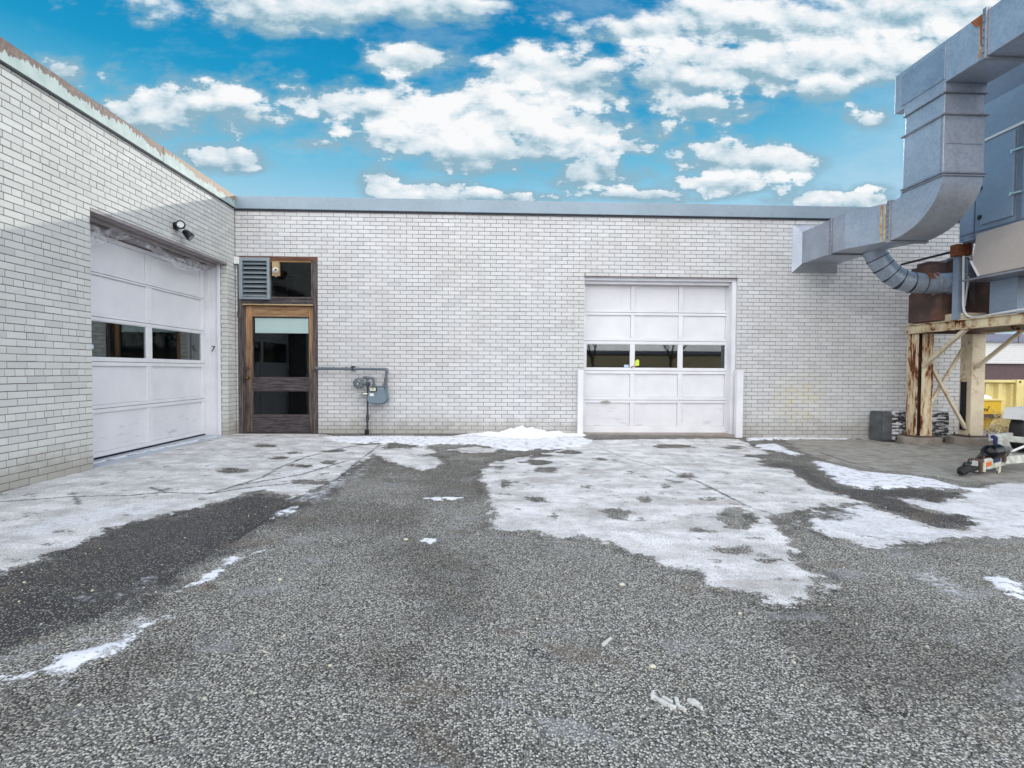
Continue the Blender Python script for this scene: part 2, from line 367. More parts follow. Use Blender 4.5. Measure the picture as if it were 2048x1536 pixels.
# dark interior room behind the openings
b=MB()
def room(b,x0,x1,y0,y1,z0,z1):
    b.add([(x0,y0,z0),(x1,y0,z0),(x1,y1,z0),(x0,y1,z0),(x0,y0,z1),(x1,y0,z1),(x1,y1,z1),(x0,y1,z1)],[(0,1,2,3),(4,7,6,5),(1,5,6,2),(2,6,7,3),(3,7,4,0)])
room(b,wx0-.02,wx1+.02,D+.15,D+2.2,-.05,3.05); room(b,gx0-.02,gx1+.02,D+.31,D+3,-.06,2.8); b.build('interior',M['dark'],rear)
# ---- garage door builder : frame(u,z)->point, n = outward normal
def garage(parent,toP,outv,cols,rows,wins,u0,u1,ztop,zbot,joints,name='garage_door',gl='glass'):
    """cols/rows: panel spans; leaf = rails and stiles (part); panels and panes are sub-parts"""
    def bx(b,a0,a1,z0,z1,d0,d1):
        pts=[toP(a0,z0,d0),toP(a1,z0,d0),toP(a1,z1,d0),toP(a0,z1,d0)]; b.prism(pts,Vector(outv)*(d1-d0))
    b=MB()
    zb=[zbot]+joints+[ztop]   # ascending section limits
    for i,(r0,r1) in enumerate(rows):
        s0,s1=zb[i]+.003,zb[i+1]-.003
        bx(b,u0,u1,s0,r0,-.04,0); bx(b,u0,u1,r1,s1,-.04,0)
        xs=[u0]+[x for c in cols for x in c]+[u1]
        for k in range(0,len(xs),2): bx(b,xs[k],xs[k+1],r0+.0005,r1-.0005,-.04,-.0015)
    leaf=b.build(name,M['white'],parent,bevel=.004)
    for i,(r0,r1) in enumerate(rows):
        for j,(c0,c1) in enumerate(cols):
            b=MB()
            if i==wins:
                bx(b,c0+.003,c1-.003,r0+.003,r1-.003,-.022,-.018); b.build('window_pane',M[gl],leaf)
                b=MB(); t=.009
                for (p0,p1,q0,q1) in ((c0,c1,r0,r0+t),(c0,c1,r1-t,r1),(c0,c0+t,r0+t,r1-t),(c1-t,c1,r0+t,r1-t)): bx(b,p0+.0008,p1-.0008,q0+.0008,q1-.0008,-.017,-.008)
                b.build('glazing_bead',M['white_trim'],leaf)
            else:
                bx(b,c0+.002,c1-.002,r0+.002,r1-.002,-.038,-.024); b.build('panel',M['white_panel'],leaf,bevel=.004)
    b=MB(); 
    for z in joints: bx(b,u0,u1,z-.004,z+.004,-.035,-.012)
    b.build('section_joint',M['coping_dark'],leaf)
    b=MB(); bx(b,u0+.01,u1-.01,zbot-.02,zbot-.001,-.03,-.004); b.build('bottom_seal',M['black'],leaf)
    return leaf
YG=D+.22
zz=lambda py,px=1310: W(px,py,YG).z
xx=lambda px,py=700: W(px,py,YG).x
rows=[(zz(852),zz(806)),(zz(794),zz(748)),(zz(736.5),zz(688.5)),(zz(677),zz(631)),(zz(620),zz(571.5))]
joints=[zz(800.5),zz(742),zz(682.5),zz(625.5)]
cols=[(xx(1172.5),xx(1261)),(xx(1269),xx(1356.5)),(xx(1365),xx(1451))]
u0=gx0+.004; u1=xx(1456)
leaf=garage(rear,lambda u,z,d:V(u,YG-d,z),(0,-1,0),cols,rows,2,u0,u1,zz(560),zz(866.5),joints)
b=MB().box(xx(1203),xx(1221),YG-.03,YG-.001,zz(802),zz(805.5)); b.box(xx(1207),xx(1217),YG-.045,YG-.028,zz(801),zz(803.5)); b.build('door_handle',M['chrome'],leaf,bevel=.003)
b=MB().tube([(xx(1262),YG-.002,zz(736)),(xx(1265),YG-.02,zz(733)),(xx(1268),YG-.02,zz(732.5))],.008); b.build('door_latch',M['rust'],leaf)
p0=(xx(1271),zz(732)); MB().prism([V(xx(1271),YG+.012,zz(732.5)),V(xx(1279),YG+.012,zz(731)),V(xx(1279),YG+.012,zz(721)),V(xx(1276),YG+.012,zz(719)),V(xx(1271),YG+.012,zz(722))],(0,.002,0)).build('lime_tag',M['neon'],leaf)
b=MB().box(xx(1249),xx(1258),YG+.012,YG+.014,zz(735),zz(730)); b.build('window_sticker',M['lightblue'],leaf)
# frame of the door: stepped jambs and head
b=MB()
b.box(xx(1456)+.004,gx1-.075,YG-.06,YG+.05,-.05,gzt-.1); b.box(gx1-.073,gx1-.003,D+.03,YG+.05,-.05,gzt-.05)
b.box(gx0+.003,gx1-.003,D+.05,YG+.05,gzt-.048,gzt-.003); b.box(gx0+.003,gx1-.076,D+.12,YG+.04,gzt-.098,gzt-.05)
b.box(gx0+.003,gx0+.018,YG-.16,YG-.004,-.05,gzt-.1)
b.build('door_frame',M['white_trim'],rear,bevel=.004)
MB().box(gx0+.01,gx1-.08,YG-.03,YG+.04,zz(560)+.004,gzt-.1).build('head_board',M['wood_tan'],rear)
MB().box(gx0-.02,gx1+.02,D-.03,YG+.2,-.2,.004).build('threshold',M['threshold'],rear,bevel=.006)
MB().box(gx0,gx1,D-.012,D+.03,gzt+.0,gzt+.012).build('lintel',M['rustdark'],rear)
# ---- wooden entrance
YW=D+.05
wz=lambda py: W(560,py,YW).z
wx=lambda px: W(px,700,YW).x
fr=MB(); zt=wz(605)
b=MB(); b.box(wx0+.002,wx(489),D-.012,D+.12,-.02,wzt-.06); b.box(wx(629),wx1-.002,D-.012,D+.12,-.02,wzt-.06)
frm=b.build('door_frame',M['wood_v'],rear,bevel=.003)
b=MB(); b.box(wx(489)+.001,wx(489)+.022,D+.03,D+.11,0,wz(609)); b.box(wx(629)-.02,wx(629)-.001,D+.03,D+.11,0,wz(609)); b.build('door_stop',M['wood_v'],frm)
MB().box(wx0+.001,wx1-.001,D-.014,D+.12,wzt-.059,wzt-.001).build('head',M['wood_red'],frm,bevel=.003)
MB().box(wx(489)+.001,wx(629)-.001,D-.008,D+.12,wz(609),wz(599)).build('transom_bar',M['wood_h'],frm,bevel=.004)
MB().box(wx(489)+.001,wx(629)-.001,D-.02,D+.02,wz(611.5),wz(609)-.001).build('drip_strip',M['wood_tan'],frm)
# transom window
b=MB(); tx0,tx1,tz0,tz1=wx(541),wx(628.5),wz(598),wz(519)
b.box(tx0,tx0+.03,D+.0,D+.06,tz0,tz1); b.box(tx1-.035,tx1,D,D+.06,tz0,tz1); b.box(tx0+.031,tx1-.036,D,D+.06,tz0,tz0+.03)
tw=b.build('transom_window',M['wood_v'],rear,bevel=.003); MB().box(tx0+.031,tx1-.036,D,D+.06,tz1-.05,tz1).build('window_head',M['wood_door_top'],tw,bevel=.003)

MB().box(tx0+.028,tx1-.033,D+.035,D+.04,tz0+.028,tz1-.048).build('window_pane',M['glass_dim'],tw)
MB().box(wx(620),tx1+.0,D+.0,D+.01,0,0.001)
# louver
lx0,lx1,lz0,lz1=W(480,550).x,W(541,550).x,W(510,599).z,W(510,516).z
b=MB(); y0=D-.05; t=.055
b.box(lx0,lx0+t,y0,y0+.10,lz0,lz1); b.box(lx1-t*.8,lx1,y0,y0+.10,lz0,lz1); b.box(lx0+t+.001,lx1-t*.8-.001,y0,y0+.10,lz0,lz0+t*.6); b.box(lx0+t+.001,lx1-t*.8-.001,y0,y0+.10,lz1-t,lz1)
lv=b.build('louver',M['louver'],rear,bevel=.004)
b=MB(); n=8
for i in range(n):
    zc=lz0+t*.6+.03+(lz1-lz0-t*1.6-.03)*i/(n-1)*.93
    xa,xb=lx0+t+.002,lx1-t*.8-.002
    b.prism([V(xa,y0+.012,zc-.018),V(xa,y0+.016,zc-.019),V(xa,y0+.052,zc+.012),V(xa,y0+.090,zc+.046),V(xa,y0+.086,zc+.050),V(xa,y0+.046,zc+.016)][::1],(xb-xa,0,0))
b.build('slat',M['louver'],lv)
MB().box(lx0+.01,lx1-.01,y0+.101,y0+.11,lz0+.01,lz1-.01).build('louver_back',M['dark'],lv)
# door leaf
dx0,dx1=wx(489)+.005,wx(629)-.005; Yl=D+.06; th=.045
b=MB(); b.box(dx0,wx(503.5),Yl,Yl+th,.012,wz(611.5)-.006); b.box(wx(618),dx1,Yl,Yl+th,.012,wz(611.5)-.006)
leafw=b.build('entrance_door',M['wood_door_v'],rear,bevel=.004)
a0,a1=wx(503.5)+.001,wx(618)-.001
MB().box(a0,a1,Yl+.001,Yl+th,wz(633),wz(611.5)-.007).build('top_rail',M['wood_door_top'],leafw,bevel=.004)
MB().box(a0,a1,Yl+.001,Yl+th,wz(781),wz(756)).build('middle_rail',M['wood_h'],leafw,bevel=.004)
MB().box(a0,a1,Yl+.001,Yl+th,.013,wz(831)).build('bottom_rail',M['wood_h'],leafw,bevel=.004)
b=MB()
for (p0,p1,q0,q1) in ((wz(756),wz(633),0,0),(wz(831),wz(781),0,0)):
    t=.014
    b.box(a0+.001,a1-.001,Yl+.012,Yl+.03,p0+.0005,p0+t); b.box(a0+.001,a1-.001,Yl+.012,Yl+.03,p1-t,p1-.0005)
    b.box(a0+.001,a0+t,Yl+.0125,Yl+.0295,p0+t,p1-t); b.box(a1-t,a1-.001,Yl+.0125,Yl+.0295,p0+t,p1-t)
b.build('glazing_bead',M['wood_v'],leafw)
MB().box(a0+.004,a1-.004,Yl+.031,Yl+.036,wz(755.5),wz(633.5)).build('window_pane',M['glass_dim'],leafw)
MB().box(a0+.004,a1-.004,Yl+.031,Yl+.036,wz(830.5),wz(781.5)).build('window_pane',M['glass_dim'],leafw)
b=MB().box(wx(508),wx(616),Yl+.0375,Yl+.0395,wz(666),wz(636)); b.build('roller_blind',M['blind'],leafw)
b=MB(); kx=wx(495.5)
b.tube([(kx,Yl-.002,wz(737.5)),(kx,Yl-.018,wz(737.5))],.028,20); b.tube([(kx,Yl-.018,wz(737.5)),(kx,Yl-.024,wz(737.5))],.014,12); b.build('deadbolt',M['brass'],leafw)
b=MB(); b.tube([(kx,Yl-.001,wz(756)),(kx,Yl-.012,wz(756))],.032,20); b.tube([(kx,Yl-.012,wz(756)),(kx,Yl-.045,wz(756))],.011,10); b.ball((kx,Yl-.06,wz(756)),.027,sc=(1,.75,1)); b.build('door_knob',M['brass'],leafw)
b=MB().box(W(475,650,D).x+.003,W(482,650,D).x,D-.02,D+.0,W(478,634).z,W(478,622).z); b.box(W(631,830).x,W(637,830).x,D-.018,D,W(630,837).z,W(630,826).z); b.build('strike_box',M['wood_v'],frm,bevel=.003)
MB().box(wx0,wx1,D-.04,D+.15,-.05,.011).build('door_sill',M['wood_h'],rear,bevel=.004)
# ------------------------------------------------------------ LEFT WING
left=thing('brick_building',(XL,4,0),'left wing of white brick with peeling green roof edge and a two-column garage door','building')
YN,YF=5.83,8.735; ZT=2.81; XD=-4.67
Y0=-2.5
brickwall('wall',M['brick_left'],left,(XL,D),(0,-1),(1,0),D-Y0,-.0677,ZF+.01,[(D-YF,D-YN,-.5,ZT)],6,2)
brickwall('wall_return',M['brick_left'],left,(XL,YF),(-1,0),(0,-1),.11,-.0677,ZT)
b=MB()
for (a,c,z0,z1) in ((YF+.012,D-.012,-.1,ZF),(Y0,YN,-.1,ZF),(YN+.0005,YF+.0115,ZT+.003,ZF-.001)): b.box(XL-.4,XL-.012,a,c,z0,z1)
b.box(XL-.4,XL-.0125,YF+.008,YF+.0115,-.1,ZT)
b.build('wall_core',M['mortar'],left)
b=MB()
b.box(XL-.25,XL+.036,Y0,D-.052,ZF+.011,ZP+.0); b.build('coping',M['coping_left'],left,bevel=.005)
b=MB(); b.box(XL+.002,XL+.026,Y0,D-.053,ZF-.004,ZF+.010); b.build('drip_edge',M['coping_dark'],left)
b=MB(); b.box(XL-.2,XL+.039,7.045,7.06,ZF+.012,ZP+.003); b.box(XL-.2,XL+.039,3.9,3.94,ZF+.012,ZP+.003); b.build('coping_joint',M['coping_left'],left)
# end cap where the two copings meet
MB().box(XL-.2,XL+.0,D-.051,D+.25,ZF+.011,ZP-.001).build('coping_corner',M['coping'],left)
MB().box(XL-9,XL-.26,Y0,D+9,ZF-.05,ZF+.03).build('roof',M['roofing'],left)
yy=lambda px,py=650: onx(px,py,XD).y
lz=lambda py,px=403: onx(px,py,XD).z
cw1=(yy(304.5),yy(403)); cwid=cw1[1]-cw1[0]; st=yy(304.5)-yy(293.5); cw0=(cw1[0]-st-cwid,cw1[0]-st)
rowsL=[(lz(862),lz(803.5)),(lz(792),lz(734)),(lz(721.5),lz(667)),(lz(656.5),lz(599)),(lz(594),lz(545))]
jl=[lz(797.5),lz(727.5),lz(661.5),lz(596.5)]
rowsL[3]=(rowsL[3][0],lz(600)); rowsL[4]=(lz(592),lz(545)); 
ul0,ul1=cw0[0]-.1,yy(409.5)
leafL=garage(left,lambda u,z,d:V(XD+d,u,z),(1,0,0),[cw0,cw1],rowsL,2,ul0,ul1,lz(538),lz(869),jl,gl='glass_dark')
b=MB(); b.box(XD-.03,XL-.112,YF-.0+.004,YF+.1,-.02,ZT-.03)
b.box(XD-.03,XD+.07,ul1+.004,YF+.003,-.02,ZT-.03)
b.box(XL-.16,XL-.113,YF-.02,YF+.0035,-.02,ZT-.03)
jam=b.build('door_jamb',M['white_trim'],left,bevel=.004)
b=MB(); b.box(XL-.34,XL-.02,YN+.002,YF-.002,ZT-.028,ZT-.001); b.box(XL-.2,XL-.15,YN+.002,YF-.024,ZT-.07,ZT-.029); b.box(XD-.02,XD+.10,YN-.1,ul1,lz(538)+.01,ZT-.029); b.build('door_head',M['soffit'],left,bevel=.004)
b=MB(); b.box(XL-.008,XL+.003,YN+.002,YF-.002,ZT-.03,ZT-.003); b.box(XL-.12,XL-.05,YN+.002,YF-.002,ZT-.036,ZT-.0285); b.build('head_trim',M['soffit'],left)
b=MB(); b.prism([V(XD-.05,YN-.1,-.03),V(XL-.004,YN-.1,-.03),V(XL-.004,YN-.1,.006),V(XD+.05,YN-.1,.012),V(XD-.05,YN-.1,.012)],(0,YF-YN+.09,0)); b.build('door_sill',M['sill'],left,bevel=.004)
b=MB(); x0=XD-.05
b.add([(x0,cw0[0]-.4,-.05),(x0,D,-.05),(x0-2,D,-.05),(x0-2,cw0[0]-.4,-.05),(x0,cw0[0]-.4,2.9),(x0,D,2.9),(x0-2,D,2.9),(x0-2,cw0[0]-.4,2.9)],[(0,1,2,3),(4,7,6,5),(1,5,6,2),(2,6,7,3),(3,7,4,0)])
b.build('interior',M['dark'],left)
text_mesh('number_seven','7',.13,M['black'],jam,V(ony(421.5,703,YF-.022).x,YF-.022,ony(422,703,YF-.022).z),(1,0,0),(0,0,1),.1)
MB().box(XD-.012,XD-.009,yy(180.5),yy(188),lz(0)if 0 else onx(183,697,XD).z,onx(183,689,XD).z).build('window_sticker',M['lightblue'],leafL)
# ------------------------------------------------------------ sheet of plastic film hanging from the left door head
random.seed(3)
b=MB()
tops=[(178,474),(205,470),(232,462),(262,480),(300,489),(318,500),(345,520),(375,523),(392,520),(410,533),(438,523)]
bots=[(178,492),(205,489),(222,480),(262,478.5),(300,500),(330,522),(350,536),(375,541),(392,544),(410,541),(440,525)]
top=[onx(x,y,XD+.17+.02*math.sin(i)) for i,(x,y) in enumerate([(178,447),(205,462),(236,452),(262,474),(300,474),(318,496),(345,515),(372,517),(392,519),(410,530),(438,522)])]
bot=[onx(x,y,XD+.14+.05*math.sin(i*2.1)) for i,(x,y) in enumerate(bots)]
vs=[];fs=[];NX=80;NZ=9
for i in range(NX+1):
    t=i/NX*(len(top)-1); k=min(int(t),len(top)-2); f=t-k
    A=top[k].lerp(top[k+1],f); B=bot[k].lerp(bot[k+1],f)
    for j in range(NZ+1):
        q=A.lerp(B,j/NZ); w=math.sin(i*.35+j*.5)*.008+math.sin(i*.17-j*.6)*.012+random.uniform(-.0015,.0015)
        vs.append(q+V(w,0,w*.3))
for i in range(NX):
    for j in range(NZ): a=i*(NZ+1)+j; fs.append((a,a+NZ+1,a+NZ+2,a+1))
b.add(vs,fs,True)
pl=b.build('plastic_sheeting',M['film'],None,(XD+.1,7,2.4)); tag(pl,'torn clear plastic film sagging across the top of the left garage door','plastic sheet')
b=MB(); ln=[onx(262,474,XL-.1),onx(255,471,XL-.1),onx(290,478,XL-.05)]
# ------------------------------------------------------------ flood light
lp=onx(350,452,XL)
fl=thing('flood_light',lp,'black twin-head floodlight on the left brick wall above the garage door','light fixture')
b=MB(); b.tube([(XL-.002,lp.y,lp.z),(XL+.03,lp.y,lp.z)],.055,20); b.tube([(XL+.03,lp.y,lp.z),(XL+.07,lp.y,lp.z-.01)],.022,12); b.build('wall_mount',M['black'],fl)
def head(c,d,L=.13,r=.055):
    c=Vector(c); d=Vector(d).normalized()
    b=MB(); b.tube([c-d*L*.5,c-d*L*.42,c-d*L*.15,c+d*L*.25,c+d*L*.5,c+d*L*.52],[.018,.032,.045,r,r*1.06,r*.95],20); h=b.build('lamp_head',M['black'],fl)
    b=MB(); b.tube([c+d*(L*.522),c+d*(L*.53)],[r*.74,r*.72],20); b.build('lens',M['lens'],h)
head((XL+.10,lp.y-.03,lp.z+.0),(.42,-1,-.05)); head((XL+.11,lp.y+.09,lp.z-.085),(.75,.1,-.7))
# ------------------------------------------------------------ sensor + camera on the entrance head
p=W(475,521.5,D-.03)
sb=MB().box(W(470.5,521).x,W(481,521).x,D-.06,D-.0155,W(475,529).z,W(475,514.5).z).build('sensor_box',M['plasticwhite'],None,(p.x,D-.03,p.z),bevel=.006); tag(sb,'small white plastic box at the upper left corner of the louver','sensor box')
c=W(552,541,D-.02)
sc_=thing('security_camera',c,'round white security camera on a tan box in front of the transom window','camera')
q=W(558.5,552,D-.01); q0=W(545,524,D-.01)
MB().box(q0.x,q.x,D-.035,D+.034,q.z,q0.z).build('mounting_box',M['wood_tan'],sc_,bevel=.003)
b=MB(); b.tube([(c.x,D-.035,c.z),(c.x,D-.055,c.z)],.046,24); b.ball((c.x+.008,D-.062,c.z),.04); b.build('housing',M['plasticwhite'],sc_)
dd=V(.45,-1,-.05).normalized(); cc=V(c.x+.008,D-.062,c.z)
MB().tube([cc+dd*.03,cc+dd*.046,cc+dd*.05],[.03,.027,.02],20).build('lens_ring',M['plasticwhite'],sc_)
MB().tube([cc+dd*.05,cc+dd*.053],[.018,.016],16).build('lens',M['black'],sc_)
MB().tube([(c.x-.01,D-.01,q.z-.0),(c.x-.005,D-.012,q.z-.012),(c.x+.01,D-.01,q.z-.008)],.007).build('cable',M['plasticwhite'],sc_)
# ------------------------------------------------------------ gas meter
gm=thing('gas_meter',W(735,870,D-.12),'blue-grey gas meter with round regulator on a dark riser pipe against the rear brick wall','gas meter')
YM=D-.14
mw=lambda px,py,Y=YM: W(px,py,Y)
b=MB(); a=mw(639,0+737); 
b.tube([mw(632,736.5),mw(770,738.5)],.024); b.tube([mw(770,738.5),mw(774,739.5),mw(773.5,745)],.03); b.tube([mw(773,745),mw(770.5,773)],.022)
for px in (693,703): b.tube([mw(px-2.5,737.5),mw(px+2.5,737.6)],.031)
b.tube([mw(772,755),mw(771.4,764)],.029); b.tube([mw(771,766),mw(770.6,773)],.036)
b.tube([mw(633,736.6),mw(629,736.6,D-.01)],.026)
b.build('outlet_pipe',M['gas'],gm)
MB().box(mw(703.5,735).x,mw(707,735).x,YM-.03,D-.003,mw(705,741.5).z,mw(705,732.5).z).build('pipe_clamp',M['black'],gm)
# meter body: rounded shield outline in two shells
def shield(w,h,n=8):
    pts=[]; 
    for cx,cz,r,a0 in ((w/2-.035,h/2-.02,.02,0),(-w/2+.035,h/2-.02,.02,90),(-w/2+.085,-h/2+.08,.08,180),(w/2-.085,-h/2+.08,.08,270)):
        for i in range(n+1):
            an=math.radians(a0+90*i/n); pts.append((cx+r*1.4*math.cos(an),cz+r*math.sin(an)))
    return pts
cb=mw(757.5,791,YM); bw=mw(776,0+790).x-mw(739,790).x; bh=mw(757,775).z-mw(757,809).z
b=MB()
b.prism([V(cb.x-.015+x,YM-.11,cb.z+z) for x,z in shield(bw*.86,bh*.94)],(0,.06,0))
body=b.build('meter_body',M['gasbody'],gm,bevel=.016,seg=3)
MB().prism([V(cb.x-.003+x,YM-.048,cb.z+z) for x,z in shield(bw*.96,bh*1.0)],(0,.012,0)).build('flange',M['gasbody'],body,bevel=.002)
MB().prism([V(cb.x+.01+x,YM-.035,cb.z+z) for x,z in shield(bw*.86,bh*.94)],(0,.11,0)).build('rear_shell',M['gasbody'],body,bevel=.02,seg=3)
b=MB()
for x,z in shield(bw*.9,bh*.955,3)[3:]: b.tube([(cb.x-.003+x,YM-.056,cb.z+z),(cb.x-.003+x,YM-.047,cb.z+z)],.006,6)
b.build('bolt',M['gasdark'],body)
b=MB().box(mw(743,0+778).x,mw(757,778).x,YM-.145,YM-.107,mw(750,782).z,mw(750,774).z); ix=b.build('index_box',M['black'],body,bevel=.004)
MB().box(mw(744,778).x,mw(755.5,778).x,YM-.149,YM-.1455,mw(750,781).z,mw(750,775).z).build('index_face',M['label'],ix)
MB().box(mw(747,778).x,mw(751.5,778).x,YM-.1505,YM-.1492,mw(750,777.8).z,mw(750,776.6).z).build('index_window',M['black'],ix)
MB().box(mw(742.5,789).x,mw(750.5,789).x,YM-.1125,YM-.1102,mw(750,791.5).z,mw(750,786).z).build('data_plate',M['plasticwhite'],body)
b=MB(); b.box(mw(743,774).x,mw(775,774).x,YM-.07,YM+.02,mw(757,775.5).z,mw(757,772.5).z); b.build('meter_top',M['gas'],body,bevel=.004)
b=MB() # inlet goose neck
b.tube([mw(747.5,772),mw(747.5,761),mw(746,757),mw(743,756),mw(728,756)],.02); b.tube([mw(731,755.5),mw(726,755)],[.03,.024]); b.tube([mw(734.5,754,YM),mw(735,766)],.02); b.tube([mw(747.5,768),mw(747.5,773)],.03); b.tube([mw(744,756),mw(748.5,758.5)],.027)
b.tube([mw(738,756),mw(732,756)],.028); b.build('inlet_pipe',M['gas'],gm)
b=MB(); b.tube([mw(735.5,764),mw(735.5,769),mw(735.5,773)],[.026,.04,.026]); b.tube([mw(735.5,773),mw(734.8,862)],.016); b.tube([mw(735,830),mw(735,840)],.027); b.tube([mw(734.5,841),mw(734.4,845)],.021); b.tube([mw(734.2,851),mw(734,853)],.024)
b.build('riser_pipe',M['gasdark'],gm)
MB().tube([mw(733.8,859),mw(733.5,873)],.036).build('pipe_sleeve',M['black'],gm)
rg=mw(718,766.5,YM-.02); b=MB(); b.tube([rg+V(-.01,.05,0),rg+V(-.01,.035,0),rg+V(-.008,.015,0),rg+V(-.005,-.012,0),rg+V(-.003,-.03,0)],[.045,.085,.092,.092,.06],28); b.tube([rg+V(-.005,-.03,0),rg+V(-.004,-.06,0)],.024,16); b.tube([rg+V(.06,0,0),mw(735,767)],.02)
reg=b.build('regulator',M['gas'],gm)
b=MB()
for k in range(8):
    an=k*math.pi/4+.2; c0=rg+V(.078*math.cos(an)-.006,-.02,.078*math.sin(an)); b.tube([c0,c0+V(0,-.012,0)],.009,6)
b.ball(rg+V(-.01,-.055,-.015),.02); b.ball(rg+V(.01,-.04,.035),.015); b.build('regulator_bolt',M['chrome'],reg)
b=MB(); b.tube([mw(735,788),mw(727,788)],.024); b.tube([mw(727,788),mw(722,788)],[.03,.02]); b.tube([mw(722,788),mw(718,788.5)],.022); b.tube([mw(719,788.5),mw(711,788)],.006); b.tube([mw(729,788),mw(729,783)],.009); b.build('shutoff_valve',M['chrome'],gm)
# ------------------------------------------------------------ white steel guards beside the right door
def guard(px0,px1,ytop,ybot,label,ex):
    a=W(px0,ybot,D-.09); c=W(px1,ytop,D-.09); z0=gz(a.x)-.02
    b=MB(); b.box(a.x,c.x,D-.10,D-.088,z0,c.z)
    if ex: b.box(a.x,a.x+.012,D-.0875,D-.001,z0,c.z); b.box(c.x-.012,c.x,D-.0875,D-.001,z0,c.z)
    else: b.box(c.x-.012,c.x,D-.0875,D-.001,z0,c.z); b.box(a.x,a.x+.012,D-.0875,D-.001,z0,c.z)
    o=b.build('door_guard',M['guard'],None,(a.x,D-.05,z0),bevel=.004); tag(o,label,'door guard','steel guards beside the rear garage door')
guard(1155,1167,740,869,'white steel channel guard at the left edge of the three-column garage door',0)
guard(1471.5,1487,741,872,'scraped white steel channel guard at the right edge of the three-column garage door',1)
# ------------------------------------------------------------ rectangular duct
du=thing('ventilation_duct',(5.5,7,2.9),'big galvanised rectangular duct rising from the brick wall and over the grey air unit','duct')
Z0,Z1=2.955,3.495
def sect(b,y,x0,x1,z0,z1): pass
# flare on the wall
fo=(W(1585,449).x,W(1676,449).x,W(1600,546).z,W(1590,449).z)
I=(5.30,5.92,Z0,Z1)
b=MB(); yo=D-.004; yi=D-.12
o4=[V(fo[0],yo,fo[2]),V(fo[1],yo,fo[2]),V(fo[1],yo,fo[3]),V(fo[0],yo,fo[3])]; i4=[V(I[0],yi,I[2]),V(I[1],yi,I[2]),V(I[1],yi,I[3]),V(I[0],yi,I[3])]
b.add(o4+i4,[(0,1,5,4),(1,2,6,5),(2,3,7,6),(3,0,4,7)]); b.add(o4+[p+V(0,.003,0) for p in o4],[(0,4,5,1),(1,5,6,2),(2,6,7,3),(3,7,4,0)])
b.build('wall_flare',M['galv'],du)
def ring(b,y0,y1,x0,x1,z0,z1,t=.022):
    b.box(x0-t,x0-.001,y0,y1,z0-t,z1+t); b.box(x1+.001,x1+t,y0,y1,z0-t,z1+t); b.box(x0-.0005,x1+.0005,y0,y1,z0-t,z0-.001); b.box(x0-.0005,x1+.0005,y0,y1,z1+.001,z1+t)
b=MB(); b.box(5.30,5.92,7.78,D-.118,Z0,Z1); b.build('wall_section',M['galv'],du,bevel=.004)
XA,XB=5.50,6.02
yb=7.15
b=MB()
lo=[V(5.30,7.78,Z0),V(5.92,7.78,Z0),V(XB,yb,Z0-.03),V(XA,yb,Z0-.03)]; hi=[V(5.30,7.78,Z1),V(5.92,7.78,Z1),V(XB,yb,Z1-.04),V(XA,yb,Z1-.04)]
b.add(lo+hi,[(0,3,2,1),(4,5,6,7),(0,1,5,4),(1,2,6,5),(2,3,7,6),(3,0,4,7)]); b.build('offset_section',M['galv'],du)
# elbow in the plane x: outer curve from (yb, Z0-.03) to (6.3, 3.55)
YR0,YR1=6.30,6.93; zr=3.55
outer=[]; inner=[]
for i in range(17):
    a=math.pi/2*i/16; outer.append((yb-(yb-YR0)*math.sin(a),(Z0-.03)+(zr-(Z0-.03))*(1-math.cos(a))))
inner=[(yb,Z1-.04),(YR1+.05,Z1-.03),(YR1,zr)]
poly=outer+inner[::-1]
pts=[V(XA,y,z) for y,z in poly]
b=MB(); n=len(pts); q=[p+V(XB-XA,0,0) for p in pts]
b.add(pts+q,[tuple(range(n)),tuple(range(2*n-1,n-1,-1))]); b.add(pts+q,[(i,(i+1)%n,(i+1)%n+n,i+n)[::-1] for i in range(n)],True)
ob=b.build('elbow',M['galv'],du); 
md=ob.modifiers.new('e','EDGE_SPLIT'); md.split_angle=math.radians(30)
ZS=[zr,4.255,4.52,4.64]
b=MB(); b.box(XA,XB,YR0,YR1,zr+.001,ZS[1]); b.build('riser_section',M['galv'],du,bevel=.004)
b=MB(); b.box(XA+.01,XB-.01,YR0+.01,YR1-.01,ZS[1]+.001,ZS[2]); b.build('riser_section',M['galv'],du,bevel=.004)
b=MB(); b.box(XA-.005,XB+.005,YR0-.005,YR1+.005,ZS[2]+.001,4.639); b.build('riser_collar',M['galv'],du,bevel=.004)
b=MB()
def hring(b,z,t=.022,h=.022): 
    b.box(XA-t,XB+t,YR0-t,YR0-.006,z-h/2,z+h/2); b.box(XA-t,XB+t,YR1+.006,YR1+t,z-h/2,z+h/2); b.box(XA-t,XA-.006,YR0-.006,YR1+.006,z-h/2,z+h/2); b.box(XB+.006,XB+t,YR0-.006,YR1+.006,z-h/2,z+h/2)
hring(b,zr); hring(b,zr-.035,.018,.012); hring(b,ZS[1],.03,.018); hring(b,ZS[2],.015,.014)
ring(b,8.08,8.13,5.30,5.92,Z0,Z1); 
b.build('flange',M['galv2'],du,bevel=.003)
b=MB(); ring(b,yb-.03,yb+.03,XA,XB,Z0-.032,Z1-.038,.025); b.build('flange',M['galv2'],du,bevel=.003)
b=MB(); b.box(XA,XB+.02,5.80,7.11,4.64,5.15); b.build('top_box',M['galv'],du,bevel=.005)
b=MB(); b.box(XA,XB+.02,2.9,5.76,4.64,5.15); b.build('top_run',M['galv'],du,bevel=.005)
b=MB(); ring(b,5.755,5.80,XA,XB+.02,4.64,5.15,.028); ring(b,4.3,4.35,XA,XB+.02,4.64,5.15,.028); b.build('flange',M['galv2'],du,bevel=.003)
pa=onx(1810,150,XA); pb=onx(1884,92,XA); 
